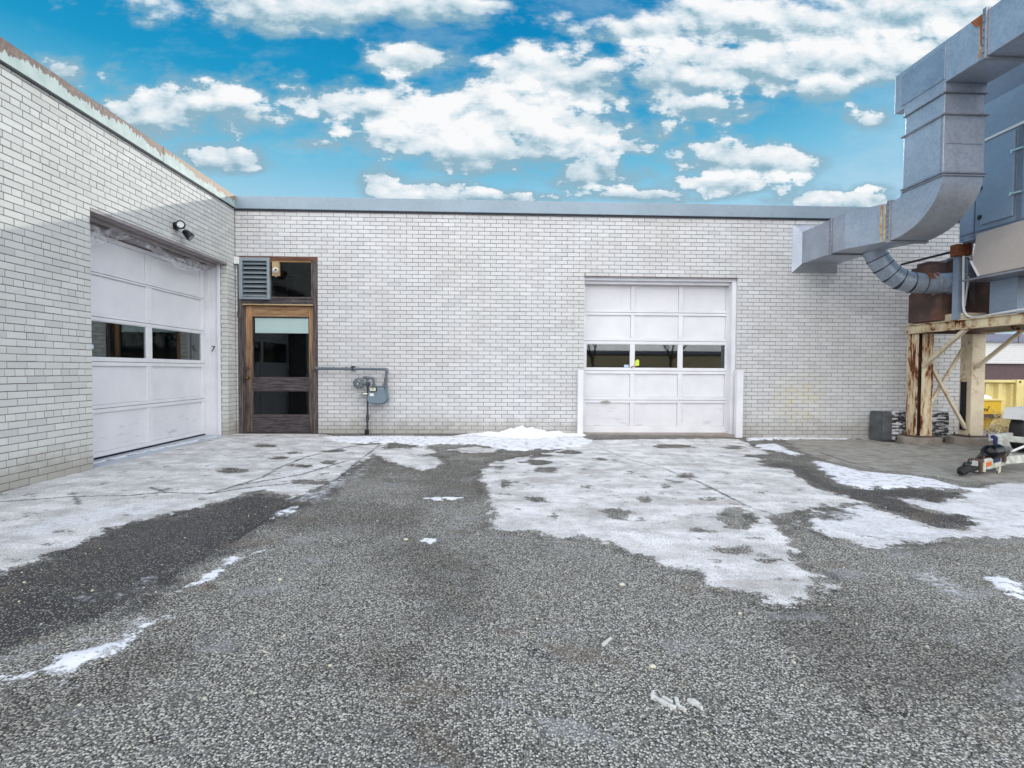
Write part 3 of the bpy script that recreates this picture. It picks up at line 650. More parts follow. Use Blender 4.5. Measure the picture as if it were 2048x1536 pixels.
b=MB(); b.prism([V(XA-.001,yv,zv) for yv,zv in ((6.98,4.68),(6.30,4.68),(6.30,5.09),(6.98,5.09))],(-.01,0,0)); ap=b.build('access_panel',M['galv_round'],du,bevel=.003)
b=MB()
for yv,zv in ((6.95,4.70),(6.95,5.06),(6.33,4.70),(6.33,5.06),(6.64,4.70)): b.ball((XA-.012,yv,zv),.009,8,6)
b.build('screw',M['galv2'],ap)
b=MB()
for i in range(7):
    z=Z0+.05+i*.073; b.ball((5.30-.024,8.105,z),.007,8,5); b.ball((XA-.027,yb,z-.03),.007,8,5)
for i in range(6): b.ball((XA-.030,5.778,4.68+i*.085),.007,8,5)
b.build('rivet',M['gasdark'],du)
b=MB(); b.box(XA-.004,XA-.001,YR0+.02,YR0+.045,zr+.03,4.24); b.box(XA+.03,XB-.03,YR0-.004,YR0-.001,3.9,3.906); b.build('seam',M['galv2'],du)
# rust streaks as thin run-off sheets on duct seams
m_streak=peel('rust_run_off',(.42,.42,.38),(.36,.17,.07),.55,4,(1,9,.6),.6,None,.1,(.5,.42,.22),.12,.1)
b=MB(); b.box(XA-.0035,XA-.0015,5.815,5.86,4.66,5.14); b.build('rust_streak',m_streak,du)
b=MB(); b.prism([V(XA-.0045,5.81,5.14),V(XA-.0045,5.97,5.145),V(XA-.0045,5.91,5.05),V(XA-.0045,5.855,5.03),V(XA-.0045,5.835,4.8),V(XA-.0045,5.81,4.72)],(-.001,0,0)); b.build('rust_patch',M['rust'],du)
b=MB(); d1=Vector((XA-5.30,yb-7.78,0)).normalized(); 
for k,(a0,a1) in enumerate(((.02,.045),(.07,.10))):
    pA=V(XA,yb,0)-d1*(a0+.03); pB=V(XA,yb,0)-d1*(a1+.03); off=V(d1.y,-d1.x,0)*(.003)
    b.prism([pA+off+V(0,0,Z0-.02),pB+off+V(0,0,Z0-.02),pB+off+V(0,0,Z1-.045),pA+off+V(0,0,Z1-.045)],off*.3)
b.build('rust_streak',m_streak,du)
# ------------------------------------------------------------ round elbow duct
rp=thing('round_duct',ony(1800,550,7.9),'curved segmented round metal duct hanging below the rectangular duct','duct')
cp_=[ony(x,y,yv) for x,y,yv in ((1747,498,8.0),(1755,516,8.0),(1767,533,7.98),(1782,548,7.96),(1800,559,7.93),(1822,565,7.9),(1845,567,7.88),(1868,567,7.86))]
b=MB()
for i in range(len(cp_)-1):
    a,c=cp_[i],cp_[i+1]; b.tube([a,a.lerp(c,.5),c],[.158,.156,.155],32,False)
b.build('elbow_gore',M['galv_round'],rp)
b=MB()
for i in range(1,len(cp_)-1):
    t=(cp_[i+1]-cp_[i-1]).normalized(); b.tube([cp_[i]-t*.008,cp_[i],cp_[i]+t*.008],[.157,.165,.157],32,False)
b.build('seam',M['gasdark'],rp)
b=MB(); b.tube([cp_[-1],ony(1925,566,7.82)],[.155,.155],32); b.tube([ony(1895,567,7.84),ony(1912,567,7.83)],[.165,.165],32); b.build('straight_collar',M['galv_round'],rp)
b=MB(); t=(cp_[-1]-cp_[-2]).normalized(); cc=cp_[-1]; b.tube([cc+t*.0,cc+t*.02,cc+t*.035],[.160,.168,.160],32,False); b.build('clamp_band',M['galv2'],rp)
# rusted crown of the collar: an arc patch hugging the pipe
def patch(c0,c1,r,a0,a1,n=8):
    ax=(c1-c0).normalized(); r1=ax.cross(V(0,0,1)).normalized(); u1=r1.cross(ax); vs=[];fs=[]
    for i in range(n+1):
        an=math.radians(a0+(a1-a0)*i/n); d=r1*math.cos(an)+u1*math.sin(an); vs+= [c0+d*r,c1+d*r]
    for i in range(n): fs.append((2*i,2*i+1,2*i+3,2*i+2))
    return vs,fs
b=MB()
for (xa,xb) in ((1845,1857),(1861,1871)):
    b.add(*patch(ony(xa,567,7.88),ony(xb,567,7.87),.166,18,78)[:2],True)
b.build('rust_patch',M['rust'],rp)
# ------------------------------------------------------------ steel platform
sp=thing('steel_platform',(7.0,8.4,0),'rusty cream-painted steel I-beam stand carrying the fan and air unit','platform')
def hcol(b,cx,cy,z0,z1,w=.24,dpt=.22,t=.014,rot=False):
    b.box(cx-w/2,cx-w/2+t,cy-dpt/2,cy+dpt/2,z0,z1); b.box(cx+w/2-t,cx+w/2,cy-dpt/2,cy+dpt/2,z0,z1); pass
c1x,c2x,cy=7.055,7.95,8.42
b=MB(); hcol(b,c1x,cy,.062,1.735,.27); cl=b.build('column',M['cream_rusty'],sp,bevel=.003); MB().box(c1x-.12,c1x+.12,cy-.007,cy+.007,.062,1.735).build('web',M['rustdark'],cl); MB().box(c1x-.045,c1x+.12,cy-.095,cy-.085,.062,1.735).build('cover_plate',M['cream_rusty'],cl)
b=MB(); b.box(c2x-.115,c2x+.115,cy-.11,cy+.11,.062,1.735); b.build('column',M['cream_clean'],sp,bevel=.008)
for cx in (7.0,8.0): MB().box(cx-.11,cx+.11,3.8,4.02,-.09,1.735).build('column',M['cream_clean'],sp,bevel=.006)
for cx in (c1x,c2x):
    b=MB(); b.box(cx-.18,cx+.18,cy-.17,cy+.17,.05,.0615)
    for sx in (-1,1):
        for sy in (-1,1): b.tube([(cx+sx*.15,cy+sy*.14,.06),(cx+sx*.15,cy+sy*.14,.10)],.012,8)
    b.build('base_plate',M['rustdark'],sp)
def ibeam(b,a,c,h=.145,w=.16,t=.012):
    a=Vector(a); c=Vector(c); up=V(0,0,1)
    b.beam(a+up*(h/2-t/2),c+up*(h/2-t/2),w,t); b.beam(a-up*(h/2-t/2),c-up*(h/2-t/2),w,t); b.beam(a,c,t,h-2*t-.001)
# web faces are hidden behind channel plates: the photo's side beam shows a nearly flat face
def channel(b,a,c,h=.145,w=.09,t=.012,side=1):
    a=Vector(a); c=Vector(c); d=(c-a).normalized(); r=d.cross(V(0,0,1))*side; up=V(0,0,1)
    b.beam(a,c,t,h-2*t-.001); b.beam(a+up*(h/2-t/2)+r*(w/2-t/2),c+up*(h/2-t/2)+r*(w/2-t/2),w,t); b.beam(a-up*(h/2-t/2)+r*(w/2-t/2),c-up*(h/2-t/2)+r*(w/2-t/2),w,t)
zb_=1.81
b=MB(); ibeam(b,(6.92,8.56,zb_),(6.86,3.6,zb_),.145,.10); b.build('side_beam',M['cream'],sp,bevel=.003)
b=MB(); ibeam(b,(7.0,8.42,zb_-.002),(8.25,8.42,zb_-.002),.135,.14); b.build('rear_beam',M['rustdark'],sp)
b=MB(); ibeam(b,(8.02,8.30,zb_-.001),(8.02,3.6,zb_-.001),.135,.14); b.build('inner_beam',M['cream_clean'],sp)
b=MB(); channel(b,(7.02,8.66,1.94),(6.95,7.62,1.94),.105,.08,.01,-1); b.build('top_channel',M['cream_clean'],sp,bevel=.003)
b=MB(); b.box(6.96,8.3,7.55,7.60,1.888,1.99); b.build('cross_channel',M['cream_clean'],sp,bevel=.003)
MB().box(7.04,8.05,5.2,7.54,1.889,1.905).build('deck_plate',M['rustdark'],sp)
b=MB(); b.beam(ony(1847,733,8.28),V(6.93,7.45,1.75),.055,.055); b.build('knee_brace',M['cream_clean'],sp,bevel=.004)
b=MB(); b.beam(ony(1953,735,8.29),onx(2046,660,8.02),.055,.05); b.build('knee_brace',M['cream_clean'],sp,bevel=.004)
b=MB(); b.beam(ony(1858,725,8.40),ony(1931,857,8.38),.05,.045); b.build('cross_brace',M['cream_clean'],sp,bevel=.004)
b=MB(); b.beam(ony(1853,818,8.46),ony(1930,690,8.46),.05,.04); b.build('cross_brace',M['cream_clean'],sp,bevel=.004)
b=MB(); hk=onx(2038,655,8.02); b.tube([hk,hk-V(0,0,.10)],.006,8); b.tube([hk-V(0,0,.10),hk-V(0,0,.24)],.004,6); b.box(hk.x-.02,hk.x+.02,hk.y-.02,hk.y+.02,hk.z-.06,hk.z-.0); b.build('hanger_rod',M['rustdark'],sp)
b=MB(); b.box(c2x-.14,c2x-.117,cy-.03,cy+.06,.15,.95); b.build('wall_strap',M['black'],sp)
def footing(cx,w,label,sq):
    z0=gz(cx)-.03; n=10 if sq else 28
    b=MB()
    pts=[]
    for k in range(n):
        an=2*math.pi*k/n+.2; r=w/2*(1+random.uniform(-.03,.03)); pts.append((cx+r*math.cos(an),cy-.03+r*.85*math.sin(an)))
    b.add([(x,y,z0) for x,y in pts]+[(x*.99+cx*.01,y,.04+random.uniform(-.004,.004)) for x,y in pts]+[(cx,cy-.03,.05)],[(i,(i+1)%n,(i+1)%n+n,i+n) for i in range(n)]+[(n+i,n+(i+1)%n,2*n) for i in range(n)])
    o=b.build('concrete_footing',M['concrete'],None,(cx,cy,z0),bevel=.008); tag(o,label,'footing','concrete footings under the steel platform columns')
footing(7.05,.62,'round concrete footing under the heavily rusted open steel column',False)
footing(7.97,.78,'wider chipped concrete footing under the plain box steel column',True)
# grey upright with conduit and rusty box
pb=onz(1923,640,1.885); px_,py_=pb.x,pb.y
up=thing('steel_upright',(px_,py_,1.885),'narrow blue-grey steel upright with rusty box and conduit standing on the cream beam','post')
ztop=ony(1923,508,py_).z
b=MB(); b.box(px_-.075,px_+.0,py_-.005,py_+.005,1.885,ztop); b.box(px_-.075,px_-.065,py_+.0055,py_+.09,1.885,ztop); b.box(px_+.03,px_+.075,py_+.04,py_+.05,1.885,ztop); b.build('channel',M['unit'],up,bevel=.002)
q0=ony(1908.5,512,py_-.03); q1=ony(1934,489,py_-.03)
b=MB(); b.box(q0.x,q1.x-.04,py_-.07,py_+.05,q0.z,q1.z); b.box(q1.x-.036,q1.x+.025,py_-.09,py_+.05,q0.z+.005,q1.z+.01); b.build('junction_box',M['rust'],up,bevel=.008)
b=MB(); b.tube([ony(1927.5,512,py_-.06),ony(1926.5,608,py_-.06),ony(1928,622,py_-.06),ony(1934,631,py_-.08),ony(1944,635,py_-.12),ony(1956,634,py_-.3),V(6.83,6.6,1.92),V(6.80,4.5,1.92)],.016); b.build('conduit',M['plasticwhite'],up)
b=MB(); b.tube([ony(1928.5,488,py_-.04),ony(1929.5,430,py_-.0)],.012); b.build('upper_conduit',M['gasdark'],up)
b=MB(); b.beam(ony(1948,470,py_-.05),ony(1929,612,py_-.05),.012,.02); b.build('stay',M['plasticwhite'],up)
b=MB(); b.tube([ony(1803,529,8.55),ony(1911,502,py_)],.018,10); rod=b.build('black_rod',M['black'],up)
# ------------------------------------------------------------ fan
fn=thing('blower_fan',(7.6,8.0,1.9),'rust-brown centrifugal fan housing behind the grey upright on the platform','fan')
fc=ony(1915,575,8.12); r0=.44
b=MB(); pts=[]
for i in range(40):
    a=2*math.pi*i/40; r=r0*(1+.10*math.sin(a/2)); pts.append(V(fc.x+r*math.cos(a),8.02,fc.z+r*math.sin(a)))
b.prism(pts,(0,.34,0)); b.build('scroll_housing',M['rustdark'],fn,bevel=.01)
b=MB(); pts=[V(p.x+(p.x-fc.x)*.06,8.0,p.z+(p.z-fc.z)*.06) for p in pts]; 
n=40; out=pts; inn=[V(fc.x+(p.x-fc.x)*.93,8.0,fc.z+(p.z-fc.z)*.93) for p in pts]
b.add(out+inn+[p+V(0,.02,0) for p in out]+[p+V(0,.02,0) for p in inn],[(i,(i+1)%n,(i+1)%n+n,i+n) for i in range(n)]+[(i,i+2*n,(i+1)%n+2*n,(i+1)%n) for i in range(n)]); b.build('rim',M['galv2'],fn)
a=ony(1857,585,8.1); c=ony(1962,625,8.1)
b=MB(); b.box(a.x,c.x,7.86,8.5,1.91,a.z+.02); b.box(a.x-.01,a.x+.10,7.9,8.45,a.z,ony(1857,530,8.1).z); b.build('base_housing',M['rustdark'],fn,bevel=.01)
b=MB(); p=ony(1854,530,8.2); b.box(p.x,p.x+.16,8.15,8.4,p.z-.08,p.z+.05); b.build('bracket',M['rustdark'],fn)
b=MB(); p=ony(1955,600,7.7); b.box(p.x,p.x+.03,7.5,8.3,1.91,ony(1955,560,7.7).z); b.build('bearing_post',M['rustdark'],fn)
pl4=[ony(x,y,7.55) for x,y in ((1985,626),(1985,573),(2012,573),(2024,626))]
b=MB(); b.prism(pl4,(0,.02,0)); mp=b.build('side_plate',M['rustdark'],fn,bevel=.003)
p=ony(1997,592,7.545); MB().tube([p,p+V(0,-.006,0)],.05,20).build('shaft_hole',M['black'],mp)
b=MB(); p=ony(1998,565,7.6); b.tube([ony(1993,568,7.6),p,ony(2006,575,7.6)],.028,14); b.build('hose',M['black'],fn)
p=ony(1975,585,7.75); b=MB(); b.tube([p,p+V(0,.04,0)],[.27,.25],30); b.build('inlet_ring',M['galv2'],fn)
# ------------------------------------------------------------ air unit
au=thing('air_unit',(7.6,6,1.9),'large blue-grey sheet metal air handling unit on the platform with hinged access door','air unit')
XU=6.85
def ux(px,py): return onx(px,py,XU)
yA=7.53; zB=ux(1918,487).z; zR=ux(2010,187).z
b=MB(); b.box(XU,8.7,3.2,yA,zB,zR); b.build('casing',M['unit'],au,bevel=.006)
b=MB(); b.box(7.0,8.6,3.2,7.4,zR+.001,5.75); b.build('upper_plenum',M['unit_dark'],au,bevel=.01)  # darker panel colour stands in for shade on the unit's upper part
b=MB(); b.box(XB+.02+.03,7.0,3.3,4.9,4.66,5.13); b.build('duct_connection',M['galv'],au)
b=MB(); zt_=ux(2006,267).z; b.box(XU-.02,XU-.001,3.2,yA-.02,zt_,zt_+.035); b.build('trim_rail',M['plasticwhite'],au,bevel=.003)
d0=ux(1966,440); y1=ux(1966,350).y; y0=ux(2031,350).y
b=MB(); b.box(XU-.03,XU-.002,y0,y1,zB+.17,zt_-.03); dr=b.build('access_door',M['unit'],au,bevel=.006)
b=MB()
for z in (zB+.28,zB+.68,zB+1.12): 
    b.tube([(XU-.034,y1+.012,z-.03),(XU-.034,y1+.012,z+.03)],.011,10); b.box(XU-.036,XU-.0305,y1-.03,y1+.0,z-.025,z+.025); b.box(XU-.02,XU-.001,y1+.02,y1+.05,z-.025,z+.025)
b.build('hinge',M['black'],dr)
b=MB()
for z in (zB+.46,zB+1.02): b.beam((XU-.05,y0+.02,z),(XU-.05,y0-.14,z-.015),.012,.022); b.box(XU-.045,XU-.0305,y0+.0,y0+.04,z-.03,z+.02)
b.build('latch',M['chrome'],dr)
b=MB(); b.box(XU-.012,XU-.0015,y0-.09,y0-.035,zB+.12,zt_-.01); b.build('panel_joint',M['unit_dark'],au)
b=MB(); b.box(XU-.010,XU-.0015,y1+.10,y1+.115,zB+.02,zR-.05); b.box(XU-.012,XU-.0015,3.2,yA-.02,zB+.09,zB+.105); b.build('seam',M['unit_dark'],au)
b=MB()
for i in range(14): b.ball((XU-.002,yA-.05-i*.16,zB+.04),.008,6,4)
b.build('rivet',M['black'],au)
b=MB(); P=[onx(x,y,XU-.06) for x,y in ((1953,468),(1944,522),(1960,552))]; P2=[V(XU-.06,3.4,P[2].z+.02),V(XU-.06,3.4,P[0].z+.06)]
b.prism(P+P2,(1.5,0,0)); b.build('hopper',M['beige'],au,bevel=.008)
b=MB(); b.beam(P[1]+V(-.008,.01,0),P[2]+V(-.008,.01,0),.02,.02); b.build('hopper_edge',M['plasticwhite'],au)
b=MB(); pz=P[2].z-.012; b.box(XU-.10,8.3,4,7.35,pz-.03,pz-.002); b.build('support_rail',M['galv2'],au)
b=MB(); a=ony(2021,560,7.0); c=ony(2060,622,7.0); b.box(a.x,c.x+.3,6.9,7.3,1.908,pz-.031); b.build('corner_leg',M['unit'],au,bevel=.004)
p=[ony(1936,552,7.35),ony(1936,517,7.35),ony(1958,552,7.35)]
b=MB(); b.prism(p,(0,.03,0)); b.build('gusset',M['unit_dark'],au)
# ------------------------------------------------------------ wrapped drum
a=W(1757,873,8.72); c=W(1888,823,8.72); z0=gz(7)
dm=thing('wrapped_bundle',((a.x+c.x)/2,8.75,z0),'low grey metal box in torn silver plastic on the ground behind the rusted column','metal box')
hh=c.z-z0
b=MB()
def rprof(x,r0=0): 
    pts=[]; 
    for cy_,cz_,a0 in ((8.94-.05,z0+hh-.05,0),(8.62+.05,z0+hh-.05,90),(8.62+.05,z0+.05,180),(8.94-.05,z0+.05,270)):
        for i in range(5): an=math.radians(a0+90*i/4); pts.append(V(x,cy_+(.05+r0)*math.cos(an),cz_+(.05+r0)*math.sin(an)))
    return pts
xm=W(1777,850,8.7).x
b.prism(rprof(a.x),(xm-a.x,0,0)); b.build('metal_end',M['drum'],dm,bevel=.004)
b=MB(); N=34; pr=[]
for i in range(N+1):
    x=xm+.001+(c.x-xm)*i/N; row=rprof(x,.0); cen=V(x,8.78,z0+hh/2)
    pr.append([p+(p-cen).normalized()*random.uniform(-.014,.006) if 0<i<N else p for p in row])
vs=[p for r in pr for p in r]; k=len(pr[0]); fs=[(i*k+j,i*k+(j+1)%k,(i+1)*k+(j+1)%k,(i+1)*k+j) for i in range(N) for j in range(k)]+[tuple(range(k-1,-1,-1)),tuple(range(N*k,N*k+k))]
b.add(vs,fs); b.build('torn_wrapping',M['torn'],dm)
MB().box(a.x+.02,c.x-.02,8.66,8.9,z0-.02,z0+.03).build('base_runner',M['black'],dm)
# ------------------------------------------------------------ trailer
tz=-.07
ang=math.radians(25); T0=onz(1922,955,tz); T0=V(T0.x,T0.y,tz); ex=V(math.cos(ang),math.sin(ang),0); ey=V(-math.sin(ang),math.cos(ang),0); ez=V(0,0,1)
tr=thing('trailer',T0,'small low trailer with weathered white tongue, black coupler and orange reflector on the right','trailer')
def L(x,y,z): return T0+ex*x+ey*y+ez*z
b=MB(); b.beam(L(.28,0,.105),L(1.15,.0,.135),.07,.125); b.beam(L(.95,-.02,.13),L(2.4,-.55,.2),.07,.09); b.beam(L(.95,.02,.13),L(2.4,.55,.2),.07,.09); b.beam(L(2.3,-.6,.25),L(4.2,-.6,.25),.06,.09); b.beam(L(2.3,.6,.25),L(4.2,.6,.25),.06,.09); b.beam(L(2.3,-.6,.26),L(2.3,.6,.26),.06,.08); b.build('frame',M['trailer'],tr,bevel=.006)
b=MB(); b.tube([L(-.02,0,.05),L(.02,0,.07),L(.10,0,.085),L(.18,0,.085)],[.03,.05,.048,.035],16); b.beam(L(.12,0,.075),L(.34,0,.09),.08,.05); b.build('coupler',M['rubber'],tr,bevel=.006)
b=MB(); b.beam(L(.06,0,.12),L(.2,0,.15),.03,.025); b.ball(L(.10,0,.135),.03); b.tube([L(.14,0,.16),L(.22,.01,.175),L(.33,.02,.15)],.006); b.build('latch_lever',M['black'],tr)
b=MB(); b.beam(L(.30,0,.10),L(.38,0,.11),.13,.16); b.build('hitch_plate',M['rustdark'],tr,bevel=.01)
b=MB(); b.tube([L(.345,-.07,.05),L(.345,-.07,.15)],.016); b.build('hitch_pin',M['label'],tr)
b=MB(); b.beam(L(.44,-.039,.11),L(.60,-.039,.118),.012,.05); b.build('orange_reflector',M['orange'],tr,bevel=.003)
b=MB(); b.beam(L(.66,-.038,.14),L(.82,-.038,.15),.010,.045); b.build('blue_decal',M['blue'],tr)
b=MB(); b.tube([L(.66,.0,.24),L(.78,-.02,.25)],.085,24); b.ball(L(.66,0,.24),.085,sc=(1,1,1)); b.ball(L(.78,-.02,.25),.085); b.build('winch_drum',M['gloss_black'],tr)
b=MB()
for i in range(14): 
    a=L(.36+.04*i,.015*math.sin(i*1.7),.175+.01*math.sin(i*2.3)); b.tube(arc(a,.022,0,2*math.pi,10,ex,(ez if i%2 else ey)),.007,6,False)
b.build('chain',M['rustdark'],tr)
b=MB()
for k in range(5):
    q0=L(.40,-.03+.015*k,.18); b.tube([q0,L(.52,.02*math.sin(k*2),.20+.012*k),L(.68,.03*math.cos(k),.17),L(.86,.0,.21+.01*k),L(1.05,.02*k-.04,.20)],.008,6)
b.build('wiring',M['black'],tr)
b=MB(); b.box(0,0,0,0,0,0) if 0 else b.beam(L(.86,.0,.16),L(1.02,.02,.18),.13,.10); b.build('winch_bracket',M['rustdark'],tr,bevel=.008)
b=MB(); b.tube([L(.93,.05,.05),L(.93,.05,.40)],.022); b.tube([L(.93,.05,.40),L(.80,.02,.41)],.016); b.tube([L(.80,.02,.41),L(.78,.02,.41)],.024); b.build('jack',M['blue'],tr)
b=MB(); b.beam(L(.70,-.03,.10),L(.76,-.05,0.0),.02,.025); b.beam(L(.84,-.03,.10),L(.79,-.05,0.0),.02,.025); b.build('foot_stand',M['label'],tr)
b=MB(); b.tube([L(.45,-.045,.06),L(.6,-.05,.035),L(.75,-.05,.06),L(.72,-.05,.0)],.006,6); b.build('cable',M['black'],tr)
b=MB(); b.tube([L(1.0,-.08,.24),L(1.6,-.15,.36)],.014); b.build('side_rod',M['plasticwhite'],tr)
wc=onz(2062,905,tz); wc=V(7.90,7.50,tz+.30); wl=wc-T0; wx_,wy_=wl.dot(ex),wl.dot(ey)
b=MB(); r=.30
def tyre(cx,cy):
    b=MB(); n=36; prof=[(.17,-.07),(.24,-.085),(.285,-.075),(.30,-.05),(.30,.05),(.285,.075),(.24,.085),(.17,.07)]
    vs=[];fs=[]
    for i in range(n):
        a=2*math.pi*i/n
        for (rr,w) in prof: vs.append(L(cx+rr*math.cos(a),cy+w,.30+rr*math.sin(a)))
    k=len(prof)
    for i in range(n):
        for j in range(k): fs.append((i*k+j,i*k+(j+1)%k,((i+1)%n)*k+(j+1)%k,((i+1)%n)*k+j))
    b.add(vs,fs,True); w=b.build('wheel',M['rubber'],tr)
    b=MB(); b.tube([L(cx,cy-.05,.30),L(cx,cy-.035,.30),L(cx,cy+.05,.30)],[.15,.17,.17],24); b.tube([L(cx,cy-.05,.3),L(cx,cy-.085,.3)],[.05,.045],16); b.build('rim',M['drum'],w)
tyre(wx_,wy_); tyre(wx_,wy_-1.45)
b=MB()
for cy_ in (wy_,wy_-1.45):
    pts=[L(wx_-.36,cy_-.12,.50),L(wx_-.30,cy_-.12,.66),L(wx_+.30,cy_-.12,.66),L(wx_+.42,cy_-.12,.48),L(wx_+.39,cy_-.12,.46),L(wx_+.28,cy_-.12,.63),L(wx_-.28,cy_-.12,.63),L(wx_-.33,cy_-.12,.49)]
    b.prism(pts,ey*.24)
b.build('fender',M['plasticwhite'],tr)
b=MB(); p=onx(0,0,1) if 0 else None
b.beam(L(wx_-.36,wy_-.13,.535),L(wx_-.14,wy_-.13,.535),.02,.055); b.build('red_reflector',M['red'],tr,bevel=.004)
b=MB(); b.beam(L(wx_-.37,wy_-.119,.535),L(wx_+.05,wy_-.119,.535),.018,.09); b.beam(L(wx_-.30,wy_-.12,.60),L(wx_+.2,wy_-.12,.60),.02,.04); b.build('marker_plate',M['plasticwhite'],tr)
# ------------------------------------------------------------ things beyond the corner
Yc=11.6; zt_=ony(2000,760,Yc).z; g0=-.09; xs0=ony(1940,800,Yc).x; xs1=ony(2032,800,Yc).x
sk=thing('waste_container',(xs0+1,Yc,g0),'pale yellow ribbed steel waste container beyond the corner of the brick building','container')
b=MB(); b.box(xs0-1.2,xs1+2.6,Yc+.05,Yc+1.7,g0+.1,zt_-.02); b.build('body',M['yellow'],sk)
b=MB()
x=xs0-1.2
while x<xs1-.1:
    b.prism([V(x,Yc+.05,g0+.12),V(x+.05,Yc-.02,g0+.12),V(x+.13,Yc-.02,g0+.12),V(x+.18,Yc+.05,g0+.12)],(0,0,zt_-g0-.2)); x+=.30
b.build('rib',M['yellow'],sk)
b=MB(); b.box(xs0-1.25,xs1+2.65,Yc-.06,Yc+.04,zt_-.06,zt_); b.box(xs0-1.25,xs1+2.65,Yc-.05,Yc+.04,g0,g0+.11); b.build('top_rail',M['yellow'],sk,bevel=.008)
b=MB(); b.box(xs1-.08,xs1+.10,Yc-.08,Yc+.04,g0+.002,zt_+.01); b.box(xs1+.3,xs1+.36,Yc-.05,Yc+.04,g0+.115,zt_-.065); b.build('corner_post',M['yellow'],sk,bevel=.006)
b=MB(); b.box(xs1-.02,xs1+.02,Yc-.09,Yc-.081,zt_-.06,zt_-.02); b.box(xs1+.14,xs1+.30,Yc-.07,Yc-.061,zt_-.05,zt_-.02); b.build('lashing_slot',M['black'],sk)
Ys=10.5; a=ony(1950,862,Ys); c=ony(2005,798,Ys)
bn=thing('salt_spreader',((a.x+c.x)/2,Ys,g0),'bright yellow salt bin with dark bar and partly hidden black lettering','salt spreader')
b=MB(); zb1=ony(1980,838,Ys).z
b.prism([V(a.x-.3,Ys,zb1),V(c.x-.03,Ys,zb1),V(c.x-.01,Ys,c.z-.04),V(a.x-.3,Ys,c.z-.04)],(0,.6,0)); b.prism([V(a.x-.3,Ys+.02,g0),V(c.x-.28,Ys+.02,g0),V(c.x-.16,Ys+.02,zb1-.001),V(a.x-.3,Ys+.02,zb1-.001)],(0,.5,0)); hb=b.build('hopper',M['yellow2'],bn,bevel=.01)
b=MB(); b.box(a.x-.32,c.x+.02,Ys-.03,Ys+.62,c.z-.039,c.z); b.build('lid',M['yellow'],bn,bevel=.01)
p=ony(1998,828,Ys); q=ony(1950,836,Ys); b=MB(); b.box(q.x-.3,p.x,Ys-.05,Ys-.001,q.z,p.z); b.build('crossbar',M['rustdark'],bn)
p=ony(1956,822.5,Ys-.004); text_mesh('lettering','wEx',.095,M['black'],hb,V(ony(1961,822,Ys-.004).x,Ys-.004,p.z),(1,0,0),(0,0,1),.15)
p=ony(1971,822,Ys-.003)
b=MB(); t=ony(1973,822,Ys-.006); b.beam(ony(1973,818,Ys-.006),ony(1975,821,Ys-.006),.004,.012); b.beam(ony(1975,821,Ys-.006),ony(1979,812,Ys-.006),.004,.012); b.build('tick_mark',M['black'],hb)
sn=MB(); p=ony(1964,797,Ys+.2); sn.ball(V(p.x,Ys+.25,c.z-.02),.22,20,12,(1,.8,.5)); o=sn.build('snow_heap',M['snow'],None,(p.x,Ys+.25,c.z)); tag(o,'white snow heap on the lid of the bright yellow salt bin','snow heap')
# pink flag
p=ony(1961,872,9.0+.9); o=MB().prism([V(p.x-.05,9.9,g0),V(p.x+.07,9.9,g0),V(p.x+.05,9.9,g0+.1),V(p.x-.0,9.92,g0+.16)],(0,.05,0)).build('pink_scrap',M['pink'],None,(p.x,9.9,g0),bevel=.01); tag(o,'small pink plastic scrap on the ground behind the box steel column','litter')
# brush pile
random.seed(5); b=MB(); cx=ony(2036,870,10.0).x
for i in range(300):
    x=cx+random.gauss(.15,.42); y=10.05+random.gauss(0,.22); p=V(x,y,g0+random.uniform(0,.08)); d=V(random.gauss(.1,.6),random.gauss(0,.4),random.uniform(.25,1.1)).normalized()
    ln=random.uniform(.18,.62)*(1 if x>cx-.3 else .5); q=p+d*ln*.6; r_=q+(d+V(random.gauss(0,.4),random.gauss(0,.3),random.gauss(-.1,.3))).normalized()*ln*.5
    b.tube([p,q,r_],[.006,.0045,.002],4,False,False)
    for k in range(2):
        s=p.lerp(r_,random.uniform(.3,.9)); e=s+V(random.gauss(0,1),random.gauss(0,1),random.gauss(.4,.6)).normalized()*random.uniform(.05,.16); b.tube([s,e],[.0035,.0015],3,False,False)
o=b.build('brush_pile',M['straw'],None,(cx,10,g0)); tag(o,'heap of dry straw-coloured twigs in front of the pale yellow container','brush pile')
# far building
Yf=24; fb=thing('distant_building',(26,Yf,-.2),'distant white brick building with dark fascia and brown roller door','building')
zf0=ony(2000,684,Yf).z; zf1=ony(2000,668,Yf).z; dxl=ony(1970,740,Yf).x; dzt=ony(2000,727,Yf).z
b=MB(); x0=ony(1900,700,Yf).x; b.box(x0,dxl,Yf,Yf+8,-.3,zf0); b.box(dxl+.001,x0+16,Yf,Yf+8,dzt,zf0-.001); b.box(dxl+7,x0+16,Yf+.001,Yf+8,-.3,dzt-.001); b.build('wall',M['farbrick'],fb)
b=MB()
z=dzt+.05
while z<zf0: b.box(x0,x0+16,Yf-.006,Yf-.001,z,z+.012); z+=.1
b.build('course_line',M['farline'],fb)
b=MB(); b.box(x0-.1,x0+16,Yf-.15,Yf+8,zf0+.001,zf1); b.build('fascia',M['fascia'],fb)
b=MB(); b.box(dxl,dxl+7,Yf+.15,Yf+.2,-.3,dzt); b.build('roller_door',M['browndoor'],fb)
